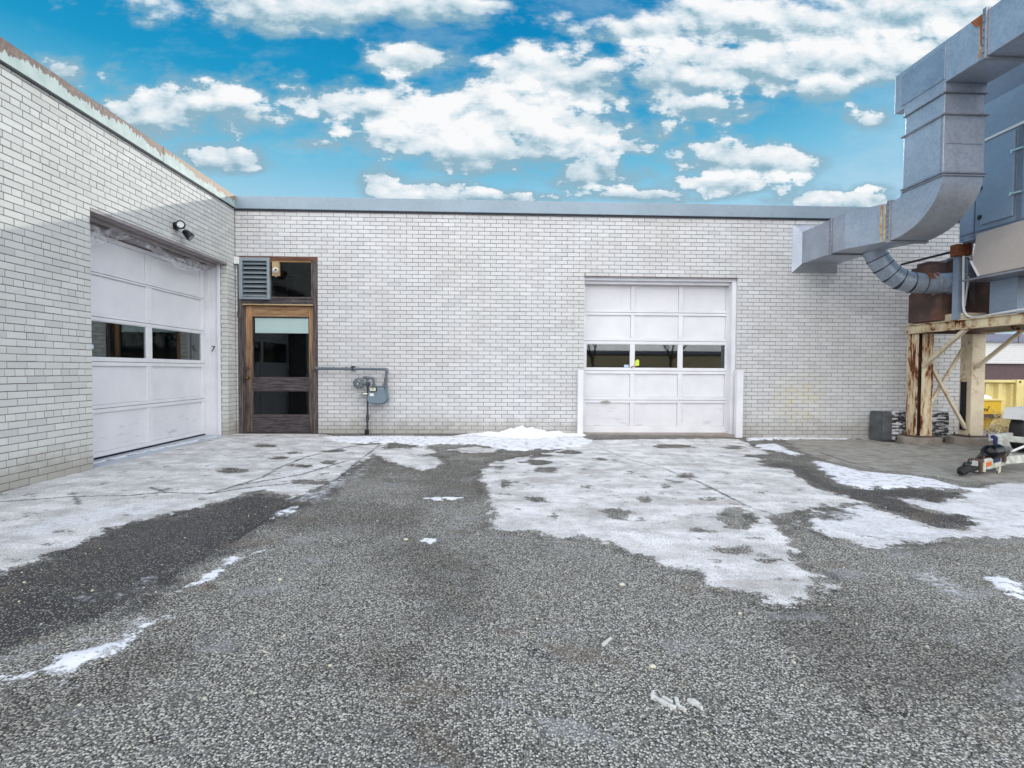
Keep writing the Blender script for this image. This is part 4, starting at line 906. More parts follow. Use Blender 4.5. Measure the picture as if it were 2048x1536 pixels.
# ------------------------------------------------------------ yard behind the camera (mirrored in the window panes)
bb=thing('warehouse',(5,-34,0),'long tan warehouse with dark flat roof mirrored in the garage door windows','building')
MB().box(-30,48,-46,-34,-.1,2.75).build('wall',M['tanwall'],bb)
MB().box(-30.4,48.4,-46,-33.6,2.76,3.1).build('roof',M['fascia'],bb)
def tree(x,y,h,seed,label):
    random.seed(seed); r=thing('bare_tree',(x,y,0),label,'tree','bare trees across the yard'); tk=MB(); br=MB()
    def grow(p,d,l,rad,lev):
        q=p+d*l; m=p.lerp(q,.5)+V(random.gauss(0,.03),random.gauss(0,.03),0)*l
        (tk if lev==0 else br).tube([p,m,q],[rad,rad*.85,rad*.68],6 if lev<2 else 3,False)
        if lev<5:
            for k in range(3 if lev<4 else 2):
                nd=(d+V(random.gauss(0,.5),random.gauss(0,.5),random.uniform(-.05,.35))).normalized(); grow(q if k else m.lerp(q,.6),nd,l*random.uniform(.58,.8),rad*.6,lev+1)
    grow(V(x,y,-.1),V(0,0,1),h*.26,h*.018,0); tk.build('trunk',M['bark'],r); br.build('branch',M['bark'],r)
tree(1.5,-19,7,1,'bare tree mirrored in the leftmost garage window pane'); tree(7.5,-21,8,2,'bare tree mirrored in the middle garage window pane'); tree(12.5,-18,7.5,3,'bare tree mirrored in the rightmost garage window pane')
# ------------------------------------------------------------ ground
def grid_axis(parts):
    a=[]
    for lo,hi,st in parts: a.append(np.arange(lo,hi,st))
    a.append([parts[-1][1]]); return np.concatenate(a)
gxs=grid_axis([(-300,-20,40),(-20,-5,1.5),(-5,9.5,.03),(9.5,20,1.0),(20,300,40)])
gys=grid_axis([(-300,-40,40),(-40,1,2),(1,9.6,.03),(9.6,20,.8),(20,300,40)])
X,Y=np.meshgrid(gxs,gys); X=X.ravel(); Y=Y.ravel()
tt=np.clip((X-1.5)/5,0,1); Zg=-.08*tt*tt*(3-2*tt)
def g2(px,py):
    p=onz(px,py,0)
    for _ in range(4): p=onz(px,py,gz(p.x))
    return (p.x,p.y)
def sdist(poly):
    P=np.array([g2(*p) for p in poly]); n=len(P); out=np.full(X.shape,-9.)
    lo=P.min(0)-.5; hi=P.max(0)+.5; k=(X>lo[0])&(X<hi[0])&(Y>lo[1])&(Y<hi[1]); x=X[k]; y=Y[k]
    d=np.full(x.shape,1e9); ins=np.zeros(x.shape,bool)
    for i in range(n):
        a=P[i]; c=P[(i+1)%n]; e=c-a; t=np.clip(((x-a[0])*e[0]+(y-a[1])*e[1])/(e@e+1e-12),0,1)
        d=np.minimum(d,np.hypot(x-a[0]-t*e[0],y-a[1]-t*e[1]))
        cr=((a[1]>y)!=(c[1]>y))&(x<(c[0]-a[0])*(y-a[1])/(c[1]-a[1]+1e-12)+a[0]); ins^=cr
    out[k]=np.where(ins,d,-d); return out
def ell(cx,cy,rx,ry,n=14): return [(cx+rx*math.cos(2*math.pi*i/n)*(1+.2*math.sin(3*i)),cy+ry*math.sin(2*math.pi*i/n)) for i in range(n)]
def pline(pts):
    P=np.array([g2(*p) for p in pts]); d=np.full(X.shape,9.)
    for a,c in zip(P[:-1],P[1:]):
        e=c-a; t=np.clip(((X-a[0])*e[0]+(Y-a[1])*e[1])/(e@e),0,1); d=np.minimum(d,np.hypot(X-a[0]-t*e[0],Y-a[1]-t*e[1]))
    return d
FA=[(1190,880),(1480,878),(1510,895),(1540,905),(1520,925),(1574,937),(1599,957),(1634,977),(1674,987),(1724,1005),(1700,1012),(1660,1015),(1625,1022),(1600,1030),(1590,1045),(1555,1062),(1575,1095),(1585,1120),(1610,1140),(1640,1150),(1665,1170),(1610,1185),(1620,1195),(1600,1208),(1545,1210),(1510,1190),(1460,1178),(1410,1168),(1425,1160),(1400,1145),(1340,1130),(1260,1100),(1170,1075),(1060,1068),(985,1055),(985,1015),(975,985),(960,950),(985,925),(1040,915),(1100,905),(1150,890)]
FB=[(1790,995),(1830,992),(1874,1003),(1919,997),(1930,986),(1990,968),(2120,966),(2300,1000),(2300,1078),(2048,1076),(1874,1077),(1824,1085),(1764,1094),(1699,1087),(1640,1062),(1620,1050),(1630,1030),(1660,1018),(1724,1008),(1749,1015),(1790,1030),(1824,1042),(1874,1057),(1924,1057),(1954,1050),(1934,1032),(1874,1025),(1830,1012)]
FM=[(735,900),(850,893),(870,905),(840,910),(885,920),(880,935),(850,940),(800,930),(770,920)]
FL=[(-400,1060),(0,985),(180,930),(475,866),(640,868),(780,885),(760,900),(735,915),(690,950),(640,975),(585,995),(560,985),(520,980),(480,990),(440,1003),(400,1015),(330,1032),(230,1052),(150,1090),(60,1125),(-60,1165),(-400,1250)]
DW=[(-400,1250),(-60,1165),(60,1125),(150,1090),(230,1052),(330,1035),(440,1005),(520,985),(600,1000),(640,982),(700,955),(665,990),(600,1020),(530,1060),(480,1090),(430,1120),(370,1150),(300,1200),(200,1240),(100,1280),(-60,1310),(-400,1400)]
S4=[(640,874),(760,872),(900,873),(960,864),(1020,862),(1100,866),(1160,872),(1187,882),(1165,893),(1110,899),(1040,902),(985,897),(960,890),(900,888),(840,892),(790,885),(740,888),(680,885)]
SW2=[(1624,920),(1674,930),(1724,943),(1824,952),(1874,960),(1924,975),(1974,978),(1960,985),(1874,978),(1800,977),(1739,980),(1689,970),(1659,952),(1640,940)]
SW1=[(1505,890),(1550,887),(1575,900),(1606,908),(1590,913),(1555,903),(1525,898)]
S1=[(-60,1360),(0,1350),(60,1345),(95,1335),(130,1305),(180,1298),(225,1288),(262,1272),(248,1296),(205,1316),(150,1332),(122,1366),(112,1350),(60,1351),(0,1360)]
S2=[(250,1285),(300,1240),(338,1212),(322,1235),(285,1264)]
S3=[(362,1180),(400,1162),(440,1132),(480,1110),(540,1098),(490,1110),(452,1131),(412,1163)]
S4b=[(528,1041),(556,1022),(592,1014),(572,1030)]
S6=[(1812,1135),(1860,1140),(1900,1158),(1935,1190),(1900,1185),(1850,1165),(1820,1150)]
S7=[(1978,1150),(2000,1148),(2048,1172),(2038,1195),(1995,1177)]
SL=[(-20,986),(60,965),(183,932),(300,905),(440,874),(440,870),(300,899),(183,925),(60,958),(-20,977)]
SR=[(1490,876),(1600,874),(1740,874),(1745,878),(1600,879),(1495,881)]
SWl=[(0,1060),(90,1040),(200,1015),(330,1005),(420,992),(380,1008),(250,1035),(120,1060),(20,1090),(0,1095)]
SWl2=[(480,985),(540,965),(590,945),(650,925),(640,935),(570,965),(520,982)]
holes=[ell(1230,1028,30,8),ell(1285,1000,11,5),[(1438,1020),(1470,1022),(1500,1030),(1535,1045),(1500,1057),(1450,1055),(1433,1040)],ell(1478,1021,20,5),ell(1670,1030,36,13),ell(1470,1103,25,9),ell(1092,940,28,5),ell(1371,952,18,4),ell(1345,893,40,4),ell(1465,895,19,3.5),ell(1045,1068,28,6),ell(1201,918,9,2.5),ell(1262,945,8,2),ell(1110,1032,12,3),ell(1010,968,16,7),ell(1175,975,8,3),ell(1346,966,9,4),ell(1285,1063,6,3),ell(1500,1080,7,3),ell(1235,1030,20,8),
 ell(465,941,32,5),ell(600,932,20,3),ell(668,902,22,3),ell(590,905,14,2),ell(655,925,14,3),ell(735,888,25,2),[(690,945),(720,925),(735,930),(700,955)],ell(640,965,40,4),ell(705,880,35,3),ell(560,915,18,3),ell(1000,935,10,3),ell(1140,905,25,4),ell(1420,1000,10,3),ell(1330,975,12,3),ell(1180,1010,10,3),ell(1400,1060,14,4),ell(1540,1120,16,4),ell(1075,1000,14,4),ell(530,892,22,3),ell(400,1030,60,7),ell(610,965,22,4),ell(1080,912,25,4),ell(1075,925,30,5),
 [(1524,927),(1574,935),(1599,955),(1634,975),(1674,985),(1724,1005),(1749,1015),(1824,1040),(1874,1057),(1924,1057),(1954,1050),(1934,1032),(1874,1025),(1824,1010),(1800,998),(1874,1005),(1919,997),(1924,987),(1874,980),(1774,977),(1724,980),(1699,977),(1664,967),(1649,955),(1624,935),(1589,925)],
 [(1480,912),(1510,908),(1560,910),(1600,918),(1590,922),(1520,917)],[(1515,928),(1560,928),(1575,936),(1535,935)],
 [(1560,1052),(1530,1045),(1555,1028),(1600,1020),(1650,1014),(1720,1008),(1700,1016),(1640,1022),(1610,1032),(1600,1045)]]
def mx(L_): 
    r=sdist(L_[0])
    for p in L_[1:]: r=np.maximum(r,sdist(p))
    return r
film_=mx([FA,FB,FM,FL,ell(950,900,45,6),ell(840,918,40,6),ell(700,905,45,10)])
hole=mx(holes)
# everything near the wall in the middle is broken film
film_=np.minimum(film_,-hole*1.0)
snow_=mx([S4,SW2,SW1,S1,S2,S3,S4b,S7,SL,SR,ell(890,997,30,3.5),ell(858,1081,10,3)])
faint=mx([[(60,1250),(140,1215),(220,1180),(300,1150),(305,1154),(225,1190),(150,1225),(70,1258)],S6,SWl,SWl2,FB,[(170,1275),(250,1240),(330,1205),(350,1212),(270,1262),(180,1300)],[(560,1010),(640,975),(700,950),(760,905),(700,965),(640,1000)]])
dark_=mx([DW]+[holes[-4]])
tan_=sdist([(1560,868),(1600,905),(1650,918),(1720,935),(1900,958),(2060,972),(2600,985),(2600,900),(1920,868),(1750,880)])
tan_=np.where((Y>8.9)&(X>6.5),np.maximum(tan_,.3),tan_)
crack=np.minimum.reduce([pline([(-60,1010),(0,1004),(60,1000),(150,993),(250,992),(330,985),(420,988),(470,972),(525,955),(560,935),(610,915),(650,905),(700,893),(760,884)]),
 pline([(1190,892),(1230,908),(1260,920),(1330,938),(1370,955),(1400,965),(1440,985),(1480,1005),(1500,1015),(1545,1028)]),
 pline([(420,988),(500,975),(590,966)]),pline([(150,993),(157,1010)]),pline([(300,975),(330,985)]),
 pline([(330,1150),(420,1110),(500,1060),(560,1020),(600,1000)]),pline([(160,1205),(250,1180),(340,1150),(430,1118)]),pline([(700,893),(780,900),(860,893),(960,905)]),pline([(470,972),(600,950),(700,920)]),pline([(1640,905),(1700,925),(1760,940)]),pline([(560,1012),(620,985),(680,955),(720,920),(760,890)]),
 pline([(-200,1100),(0,985),(183,933),(300,907),(440,877),(475,871),(640,870),(640,873),(1160,876)])])
crack=np.minimum(crack,.2); crack[(Y>9)|(Y<1)]=.2
nx=len(gxs); ny=len(gys)
snowh=np.clip(snow_,0,.06)*.25
Zg=Zg+snowh+np.clip(film_,0,.02)*.1
idx=np.arange(nx*ny).reshape(ny,nx); q=np.stack([idx[:-1,:-1],idx[:-1,1:],idx[1:,1:],idx[1:,:-1]],-1).reshape(-1,4)
me=bpy.data.meshes.new('ground'); me.vertices.add(nx*ny); me.vertices.foreach_set('co',np.stack([X,Y,Zg],-1).astype(np.float32).ravel())
me.loops.add(q.size); me.loops.foreach_set('vertex_index',q.ravel().astype(np.int32)); me.polygons.add(len(q)); me.polygons.foreach_set('loop_start',np.arange(0,q.size,4,dtype=np.int32)); me.polygons.foreach_set('loop_total',np.full(len(q),4,dtype=np.int32)); me.polygons.foreach_set('use_smooth',np.ones(len(q),bool)); me.update(calc_edges=True)
for nm,a in (('film',film_),('snow',snow_),('faint',faint),('dark',dark_),('tan',tan_),('crack',crack)):
    at=me.attributes.new(nm,'FLOAT','POINT'); at.data.foreach_set('value',np.clip(a,-.6,.6).astype(np.float32))
go=bpy.data.objects.new('ground',me); put(go); tag(go,'worn grey asphalt yard with frost film, snow streaks and a dark wet strip','ground',None,'structure')
def ground_mat():
    m,g=nt('asphalt_with_frost'); g.dim='2D'; p=g.pos(); A=lambda n:g.n('Attribute',attribute_name=n).outputs['Fac']
    sp=g.n('SeparateXYZ',{0:p}); p2=g.n('CombineXYZ',{0:sp.outputs[0],1:sp.outputs[1],2:0}).outputs[0]
    v1=g.vor(p2,128); r1=g.n('SeparateColor',{0:v1.outputs['Color']}); e1=v1.outputs['Distance']
    v2=g.vor(p2,230); r2=g.n('SeparateColor',{0:v2.outputs['Color']})
    big=g.noise(p2,.9,4,.6); mid=g.noise(p2,6,4,.6); fine=g.noise(p2,150,2,.7); md2=g.noise(g.scl(p2,(1,1.6,1)),2.3,5,.62)
    stone=g.mr(g.m('POWER',r1.outputs[0],1.2),.0,1.0,.08,.74,False)
    sc=g.n('CombineColor',{0:stone,1:stone,2:stone}).outputs[0]
    sc=g.mix(r1.outputs[1],g.mix(1,sc,(1.08,1.04,.88),'MULTIPLY'),g.mix(1,sc,(1.0,.985,.97),'MULTIPLY'))
    binder=g.mix(g.m('POWER',r2.outputs[0],1.6),(.02,.02,.018),(.28,.27,.245))
    mk=g.mr(e1,.36,.60,1,0)
    keep=g.m('MULTIPLY',mk,g.mr(r1.outputs[2],.18,.30))
    asp=g.mix(keep,binder,sc)
    asp=g.mix(g.mr(g.m('ADD',big,g.mr(sp.outputs[1],3.2,6.5,0,.12)),.46,.68,0,.75),asp,g.mix(1,asp,(.52,.51,.49),'MULTIPLY'))
    asp=g.mix(g.mr(mid,.55,.75,0,.35),asp,(.13,.125,.11))
    asp=g.mix(g.mr(md2,.58,.72,0,.35),asp,(.34,.35,.37))
    tarry=g.mr(g.noise(p2,2.9,3,.7),.66,.72,0,.7); asp=g.mix(g.m('MULTIPLY',tarry,g.m('SUBTRACT',1,keep)),asp,(.02,.018,.015))
    dk=g.mr(g.m('ADD',A('dark'),g.m('MULTIPLY',g.m('SUBTRACT',mid,.5),.5)),-.10,.12)
    wet=g.mix(g.m('MULTIPLY',keep,g.mr(r1.outputs[0],.72,.86)),g.mix(r2.outputs[0],(.012,.011,.015),(.045,.042,.048)),(.42,.41,.33))
    wet=g.mix(g.mr(md2,.45,.65,0,.5),wet,(.055,.05,.04))
    rim=g.m('MULTIPLY',g.m('MULTIPLY',g.mr(g.m('ABSOLUTE',g.m('ADD',A('film'),.05)),.0,.09,1,0),g.mr(mid,.42,.56)),.6); asp=g.mix(rim,asp,g.mix(1,asp,(.38,.37,.36),'MULTIPLY'))
    asp=g.mix(g.m('MULTIPLY',dk,.94),asp,wet)
    tn=g.mr(g.m('ADD',A('tan'),g.m('MULTIPLY',g.m('SUBTRACT',mid,.5),.5)),-.06,.1)
    tc=g.mix(g.mr(mid,.3,.7),(.26,.245,.21),(.42,.405,.37)); tc=g.mix(g.mr(md2,.5,.7,0,.7),tc,(.16,.13,.095)); tc=g.mix(g.mr(fine,.45,.7,0,.6),tc,(.45,.45,.43))
    tc=g.mix(g.m('MULTIPLY',keep,g.mr(r1.outputs[0],.7,.9)),tc,(.5,.49,.46))
    asp=g.mix(g.m('MULTIPLY',tn,.9),asp,tc)
    ed=g.m('ADD',g.m('MULTIPLY',g.m('SUBTRACT',g.noise(p2,5.5,7,.72),.5),.42),g.m('MULTIPLY',g.m('SUBTRACT',g.noise(p2,45,3,.65),.5),.10))
    f=g.m('ADD',A('film'),ed); fm=g.mr(f,-.012,.022)
    holes=g.mr(g.noise(g.scl(p2,(1,1.3,1)),4.2,6,.66),.63,.67,0,.8)
    chips=g.mr(g.m('ADD',g.m('MULTIPLY',fine,.7),g.m('MULTIPLY',mid,.4)),.55,.66,0,.8)
    peb=g.m('MULTIPLY',keep,g.mr(r1.outputs[2],.72,.85,0,.6))
    cover=g.m('MULTIPLY',g.m('MULTIPLY',fm,g.m('SUBTRACT',1,holes)),g.m('SUBTRACT',.95,g.m('MAXIMUM',g.m('MULTIPLY',chips,.65),peb)))
    fc=g.mix(g.mr(md2,.35,.66),(.60,.595,.595),(.89,.885,.895))
    fc=g.mix(g.mr(r2.outputs[1],.55,1.0,0,.45),fc,(.30,.29,.29)); fc=g.mix(g.mr(r2.outputs[2],.75,1.0,0,.7),fc,(.88,.88,.90))
    warm=g.mr(g.noise(g.scl(p2,(1,2.2,1)),1.3,4),.60,.72,0,.4); fc=g.mix(warm,fc,(.30,.225,.20))
    col=g.mix(cover,asp,fc)
    fs=g.mr(g.m('ADD',A('faint'),g.m('MULTIPLY',ed,1.6)),-.03,.14); col=g.mix(g.m('MULTIPLY',fs,g.mr(g.noise(g.scl(p2,(1,1.8,1)),16,4,.7),.42,.60,.1,.9)),col,(.70,.72,.78))
    sgap=g.mr(g.noise(g.scl(p2,(1,1.7,1)),9,5,.72),.52,.62,1,.38)
    brn=g.mr(g.noise(g.scl(p2,(1,1.7,1)),1.7,5,.65),.60,.70,0,.42); col=g.mix(g.m('MULTIPLY',brn,g.m('SUBTRACT',1,cover)),col,(.15,.115,.085))
    s=g.m('MULTIPLY',g.mr(g.m('ADD',A('snow'),g.m('MULTIPLY',ed,.85)),-.008,.025),sgap); col=g.mix(s,col,(.80,.82,.88))
    spk=g.m('MULTIPLY',g.mr(r2.outputs[1],.97,.985),g.mr(v2.outputs['Distance'],.25,.5,1,0)); col=g.mix(spk,col,(.72,.72,.70))
    ck=g.mr(g.m('ADD',A('crack'),g.m('MULTIPLY',g.m('SUBTRACT',g.noise(p2,22,4,.7),.5),.06)),-.002,.032,1,0)
    ckm=g.m('MULTIPLY',ck,g.mr(big,.35,.5,.35,1)); col=g.mix(ckm,col,(.03,.028,.03))
    h=g.m('MULTIPLY',mk,r1.outputs[0])
    rgh=g.mr(dk,0,1,.85,.5)
    g.out(col,rgh,0,g.bump(h,g.m('SUBTRACT',.8,g.m('MULTIPLY',g.m('MAXIMUM',cover,s),.55)),.006),.3); return m
me.materials.append(ground_mat())
# snow drift against the wall
N=70; Mr=26; b=MB(); vs=[];fs=[]; L0=g2(905,880); xa,xb=-.55,1.70
from mathutils import noise as mn
for i in range(N+1):
    for j in range(Mr+1):
        u=i/N; v=j/Mr; x=xa+(xb-xa)*u; wv=.20+.55*math.sin(math.pi*u)**.7; y=D-.008-wv*v
        hgt=(.03+.13*math.exp(-((x-.62)/.42)**2)+.05*math.exp(-((x+.1)/.3)**2)+.04*math.exp(-((x-1.3)/.25)**2))*math.sin(math.pi*u)**.5
        e=math.sin(math.pi*min(1,v*.85+.15))**.8*(1-v)**.5
        z=-.012+gz(x)+hgt*e*(1.0+.7*mn.fractal(V(x*5,y*5,1),1,2,4))+(.012*mn.noise(V(x*22,y*22,0)) if v<.95 else 0)*e
        y+=.06*mn.noise(V(x*4,3,0))*v+.03*mn.noise(V(x*17,3,0))*v; vs.append((x,y,z))
for i in range(N):
    for j in range(Mr): a=i*(Mr+1)+j; fs.append((a,a+1,a+Mr+2,a+Mr+1))
b.add(vs,fs,True); o=b.build('snow_drift',M['snow'],None,(.6,D-.3,0)); tag(o,'low white snow drift banked against the rear brick wall left of the garage door','snow','','stuff')
# loose stones and ice chips lying on the asphalt
random.seed(21); b=MB()
for (px,py,r_) in ((812,1080,.012),(1244,1171,.014),(1305,1335,.012),(1250,1300,.006),(1480,1228,.008),(560,1160,.01)):
    x,y=g2(px,py)
    b.ball((x,y,gz(x)+r_*.4),r_,8,6,(1.2,.9,.6))
for i in range(260):
    y=random.uniform(1.6,6.5); x=random.uniform(-.95,.95)*y; x=max(-4.2,x); r_=random.uniform(.003,.007)
    b.ball((x,y,gz(x)+r_*.3),r_,6,4,(random.uniform(.8,1.4),1,.6))
o=b.build('gravel',M['label'],None,(0,3,0)); tag(o,'loose pale gravel chips scattered over the asphalt','gravel','','stuff')
# ice scraps in the foreground
b=MB()
def scrap(path,w):
    for (a0,a1) in zip(path[:-1],path[1:]):
        x0,y0=g2(*a0); x1,y1=g2(*a1); b.beam((x0,y0,gz(x0)+.004),(x1,y1,gz(x1)+.004),w*random.uniform(.6,1.2)*1.25,.012)
m_ice=plain('grey_ice',(.66,.66,.64),.5,0,.2,60,.6)
scrap([(1302,1392),(1318,1402),(1335,1412),(1352,1418)],.012); scrap([(1325,1396),(1345,1408)],.010); scrap([(1352,1398),(1356,1414),(1372,1424)],.010); scrap([(1375,1402),(1404,1418)],.010); scrap([(1205,1292),(1222,1278)],.008); scrap([(1385,1402),(1398,1412),(1404,1420)],.010); scrap([(1306,1386),(1304,1400)],.008)
o=b.build('ice_scraps',m_ice,None,(g2(1350,1405)[0],g2(1350,1405)[1],0),bevel=.003); tag(o,'small pale frozen scraps on the asphalt in the foreground','ice','','stuff')
# ------------------------------------------------------------ sun and sky
sd=Vector((.30,1,.40)).normalized(); el=math.asin(sd.z); az=math.atan2(sd.x,sd.y)
sl=bpy.data.lights.new('sun','SUN'); sl.energy=2.7; sl.angle=math.radians(.6); sl.color=(1,.94,.84); so=bpy.data.objects.new('sun',sl); COL.objects.link(so); so.rotation_euler=sd.to_track_quat('Z','Y').to_euler()
wd=bpy.data.worlds.new('World'); S.world=wd; wd.use_nodes=True; t=wd.node_tree; t.nodes.clear(); g=G(t)
dirn=g.n('TexCoord').outputs['Generated']; ds=g.n('SeparateXYZ',{0:dirn})
# cloud coordinates on a tangent plane in front of / behind the viewer: u=x/|y|, v=z/|y|
ya=g.m('MAXIMUM',g.m('ABSOLUTE',ds.outputs[1]),.08)
uv=g.n('CombineXYZ',{0:g.m('DIVIDE',ds.outputs[0],ya),1:g.m('DIVIDE',ds.outputs[2],ya),2:g.m('MULTIPLY',g.m('SIGN',ds.outputs[1]),3)}).outputs[0]
clouds=[(640,5,330,46,1),(480,-10,200,35,.9),(835,115,98,34,1),(300,215,100,52,1),(390,205,150,58,1),(470,235,100,35,.9),(115,140,42,28,.9),(440,312,88,28,1),(700,205,150,34,.8),(800,225,130,50,1),(960,215,140,48,1),(1060,150,95,55,.95),(1170,170,200,62,1),(1330,170,170,50,1),(900,275,210,42,.9),(1120,255,260,46,.9),(1050,305,230,36,.9),(1180,345,110,42,1),(1250,292,72,22,1),(760,368,70,40,1),(830,385,110,26,1),(1000,395,160,14,.8),(1250,390,120,18,.8),(1420,300,80,24,.9),(1480,318,130,40,1),(1560,315,90,30,1),(1450,370,90,20,.8),(1280,60,120,28,1),(1430,45,170,50,1),(1600,60,230,62,1),(1800,40,250,90,1),(1500,135,260,50,1),(1720,120,200,55,1),(1640,175,60,22,.9),(1400,215,120,30,.8),(1680,398,130,26,.8),(1960,30,180,80,.9),(1830,130,120,50,.7),(1000,8,40,10,.6),(1640,400,60,24,.8),(1760,235,40,16,.4),(640,290,50,12,.5)]
off=lambda v,a,bb_:g.n('VectorMath',{0:v,1:(a,bb_,0)},operation='ADD').outputs[0]
g.dim='2D'
wv=g.n('TexNoise',{'Vector':uv,'Scale':9,'Detail':4},noise_dimensions='2D').outputs['Color']
uw=g.n('VectorMath',{0:wv,1:(.05,.035,0),2:uv},operation='MULTIPLY_ADD').outputs[0]
def cn(v): return g.noise(g.scl(v,(1,1.9,1)),6.5,8,.62)
def vb(v): return g.vor(g.scl(v,(1,1.5,1)),17,'F1').outputs['Distance']
nA=cn(uv); nB=cn(off(uv,.010,.024)); vA=vb(uw); vB=vb(off(uw,.008,.018)); n2=g.noise(g.scl(uv,(1,2.4,1)),2.3,3,.5)
amp=g.m('ADD',g.m('MULTIPLY',g.m('SUBTRACT',nA,.5),2.6),g.m('ADD',g.m('MULTIPLY',g.m('SUBTRACT',n2,.5),.6),g.m('MULTIPLY',g.m('SUBTRACT',.42,vA),.42)))
bn=g.m('ADD',.47,g.m('ADD',g.m('MULTIPLY',g.m('SUBTRACT',nA,nB),1.9),g.m('ADD',g.m('MULTIPLY',g.m('SUBTRACT',vB,vA),.40),g.m('MULTIPLY',g.m('SUBTRACT',n2,.5),.5))))
Aa=None; Bb=None
clouds.sort(key=lambda c:c[1]-c[3]*.4)
for (cx,cy,rx_,ry_,wt) in clouds:
    d=ray(cx,cy); u=d.x/d.y; v=d.z/d.y
    e=g.n('VectorMath',{0:uv,1:(F/rx_,F/ry_,1),2:(-u*F/rx_,-v*F/ry_,-3)},operation='MULTIPLY_ADD').outputs[0]
    ln=g.n('VectorMath',{0:e},operation='LENGTH').outputs['Value']; f=g.m('ADD',g.m('MULTIPLY_ADD',ln,-wt*1.0,wt*1.0+.27),amp)
    al=g.mr(f,-.20,.60); ey_=g.n('SeparateXYZ',{0:e}).outputs[1]
    br=g.m('MULTIPLY_ADD',ey_,.48,bn)
    if Aa is None: Aa=al; Bb=br
    else:
        Bb=g.n('Mix',{0:al,2:Bb,3:br},data_type='FLOAT').outputs[0]; Aa=g.m('MAXIMUM',Aa,al)
dens=Aa
wisp=g.mr(g.noise(g.scl(uv,(1,2.6,1)),3.2,6,.65),.50,.78,0,.22)
rp_=g.n('ValToRGB',{0:Bb}); q=rp_.color_ramp; q.elements[0].position=.08; q.elements[0].color=(.28,.46,.57,1); q.elements[1].position=.95; q.elements[1].color=(.95,.96,.97,1); e_=q.elements.new(.5); e_.color=(.66,.77,.84,1)
cc_=rp_.outputs[0]
elv=ds.outputs[2]
sky=g.n('ValToRGB',{0:elv}); cr=sky.color_ramp; cr.elements[0].position=0; cr.elements[0].color=(.55,.72,.82,1); cr.elements[1].position=1; cr.elements[1].color=(.0,.10,.33,1)
for p_,c_ in ((.28,(.34,.62,.79,1)),(.36,(.13,.48,.70,1)),(.44,(.012,.31,.57,1)),(.53,(.0,.235,.50,1)),(.68,(0,.17,.42,1))):
    e=cr.elements.new(p_); e.color=c_
# right side of the sky is hazier toward the sun
hz=g.m('MULTIPLY',g.mr(g.n('SeparateXYZ',{0:uv}).outputs[0],.45,.95),g.mr(elv,.55,.2,.2,.55),clamp=True)
skc=g.mix(g.m('MULTIPLY',hz,g.mr(ds.outputs[1],0,.2)),sky.outputs[0],(.42,.62,.78))
ns=g.n('TexSky',sky_type='NISHITA'); ns.sun_disc=False; ns.sun_elevation=el; ns.sun_rotation=az; ns.air_density=1.2; ns.dust_density=.2; ns.ozone_density=3
nis=g.mix(1,ns.outputs[0],(.002,.003,.004),'MULTIPLY')
skc=g.mix(1,skc,nis,'ADD')
skc=g.mix(wisp,skc,(.62,.76,.86))
full=g.mix(dens,skc,cc_)
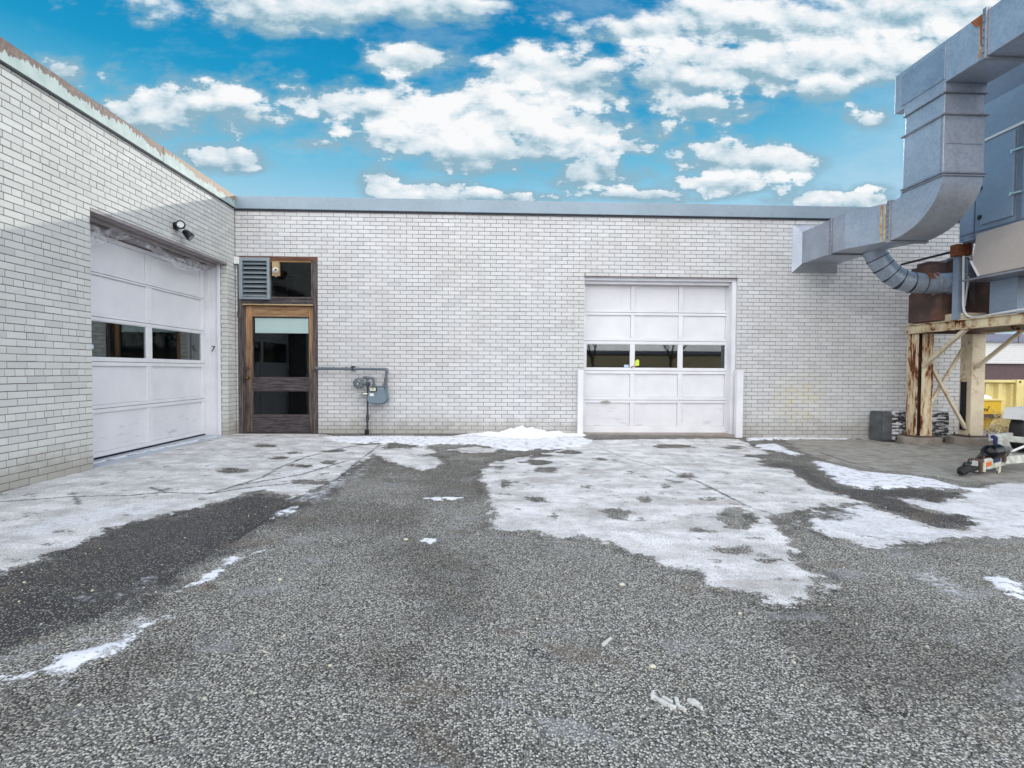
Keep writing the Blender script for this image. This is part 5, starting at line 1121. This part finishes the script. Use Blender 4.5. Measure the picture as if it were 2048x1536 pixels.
# behind the viewer: bright cloudy sky added unseen to lift the shaded walls
fill_sky=g.mix(g.mr(g.noise(g.scl(dirn,(1,1,2.5)),3.2,6,.6),.3,.65),(2.0,2.04,2.12),(3.0,3.02,3.06))
full=g.mix(g.mr(ds.outputs[1],.12,-.35),full,fill_sky)
low=g.mr(elv,-.02,-.0); full=g.mix(g.mr(elv,-.03,-.0,1,0),full,(.3,.3,.32))
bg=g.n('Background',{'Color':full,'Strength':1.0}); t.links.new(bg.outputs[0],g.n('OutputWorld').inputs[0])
wd.cycles.sampling_method='MANUAL'; wd.cycles.sample_map_resolution=512
S.view_settings.view_transform='Standard'; S.view_settings.look='None'; S.view_settings.exposure=0; S.view_settings.gamma=1
S.cycles.use_denoising=True
S.cycles.max_bounces=4; S.cycles.diffuse_bounces=3; S.cycles.use_adaptive_sampling=True; S.cycles.adaptive_threshold=.02; S.cycles.transparent_max_bounces=8

# ------------------------------------------------------------ separate pieces that only share a name
def split(o,gap=.006):
    me=o.data; n=len(me.vertices); par=list(range(n))
    def fd(a):
        while par[a]!=a: par[a]=par[par[a]]; a=par[a]
        return a
    for e in me.edges: a,c=fd(e.vertices[0]),fd(e.vertices[1]); par[a]=c
    isl={}
    for i in range(n): isl.setdefault(fd(i),[]).append(i)
    K=list(isl); co=[v.co for v in me.vertices]
    bb=[([min(co[i][k] for i in isl[q])-gap for k in range(3)],[max(co[i][k] for i in isl[q])+gap for k in range(3)]) for q in K]
    g=list(range(len(K)))
    def fg(a):
        while g[a]!=a: a=g[a]
        return a
    for i in range(len(K)):
        for j in range(i): 
            if all(bb[i][0][k]<=bb[j][1][k] and bb[j][0][k]<=bb[i][1][k] for k in range(3)): g[fg(i)]=fg(j)
    grp={}
    for i,q in enumerate(K): grp.setdefault(fg(i),set()).update(isl[q])
    if len(grp)<2: return
    base=o.name.split('.')[0]; first=True; src=[(tuple(p.vertices),p.use_smooth) for p in me.polygons]
    for vs in grp.values():
        vl=sorted(vs); ix={v:i for i,v in enumerate(vl)}; fs=[([ix[v] for v in f],sm) for f,sm in src if f[0] in vs]
        m2=bpy.data.meshes.new(base); m2.from_pydata([tuple(co[v]) for v in vl],[],[f for f,_ in fs]); m2.materials.append(me.materials[0]); m2.polygons.foreach_set('use_smooth',[q for _,q in fs]); m2.update()
        if first: keep=m2; first=False; continue
        c=o.copy(); c.name=base; c.data=m2; COL.objects.link(c); c.parent=o.parent
    o.data=keep
for o in list(S.objects):
    if o.type=='MESH' and o.parent and o.name.split('.')[0] in ('flange','coping_joint','interior','door_stop','strike_box','rust_patch','rust_streak','hinge','latch','fender','lashing_slot','seam','marker_plate','corner_post','glazing_bead','opening_return','section_joint','head_trim','top_rail','deck_plate','rivet','wall_core','bolt','regulator_bolt','screw'): split(o)
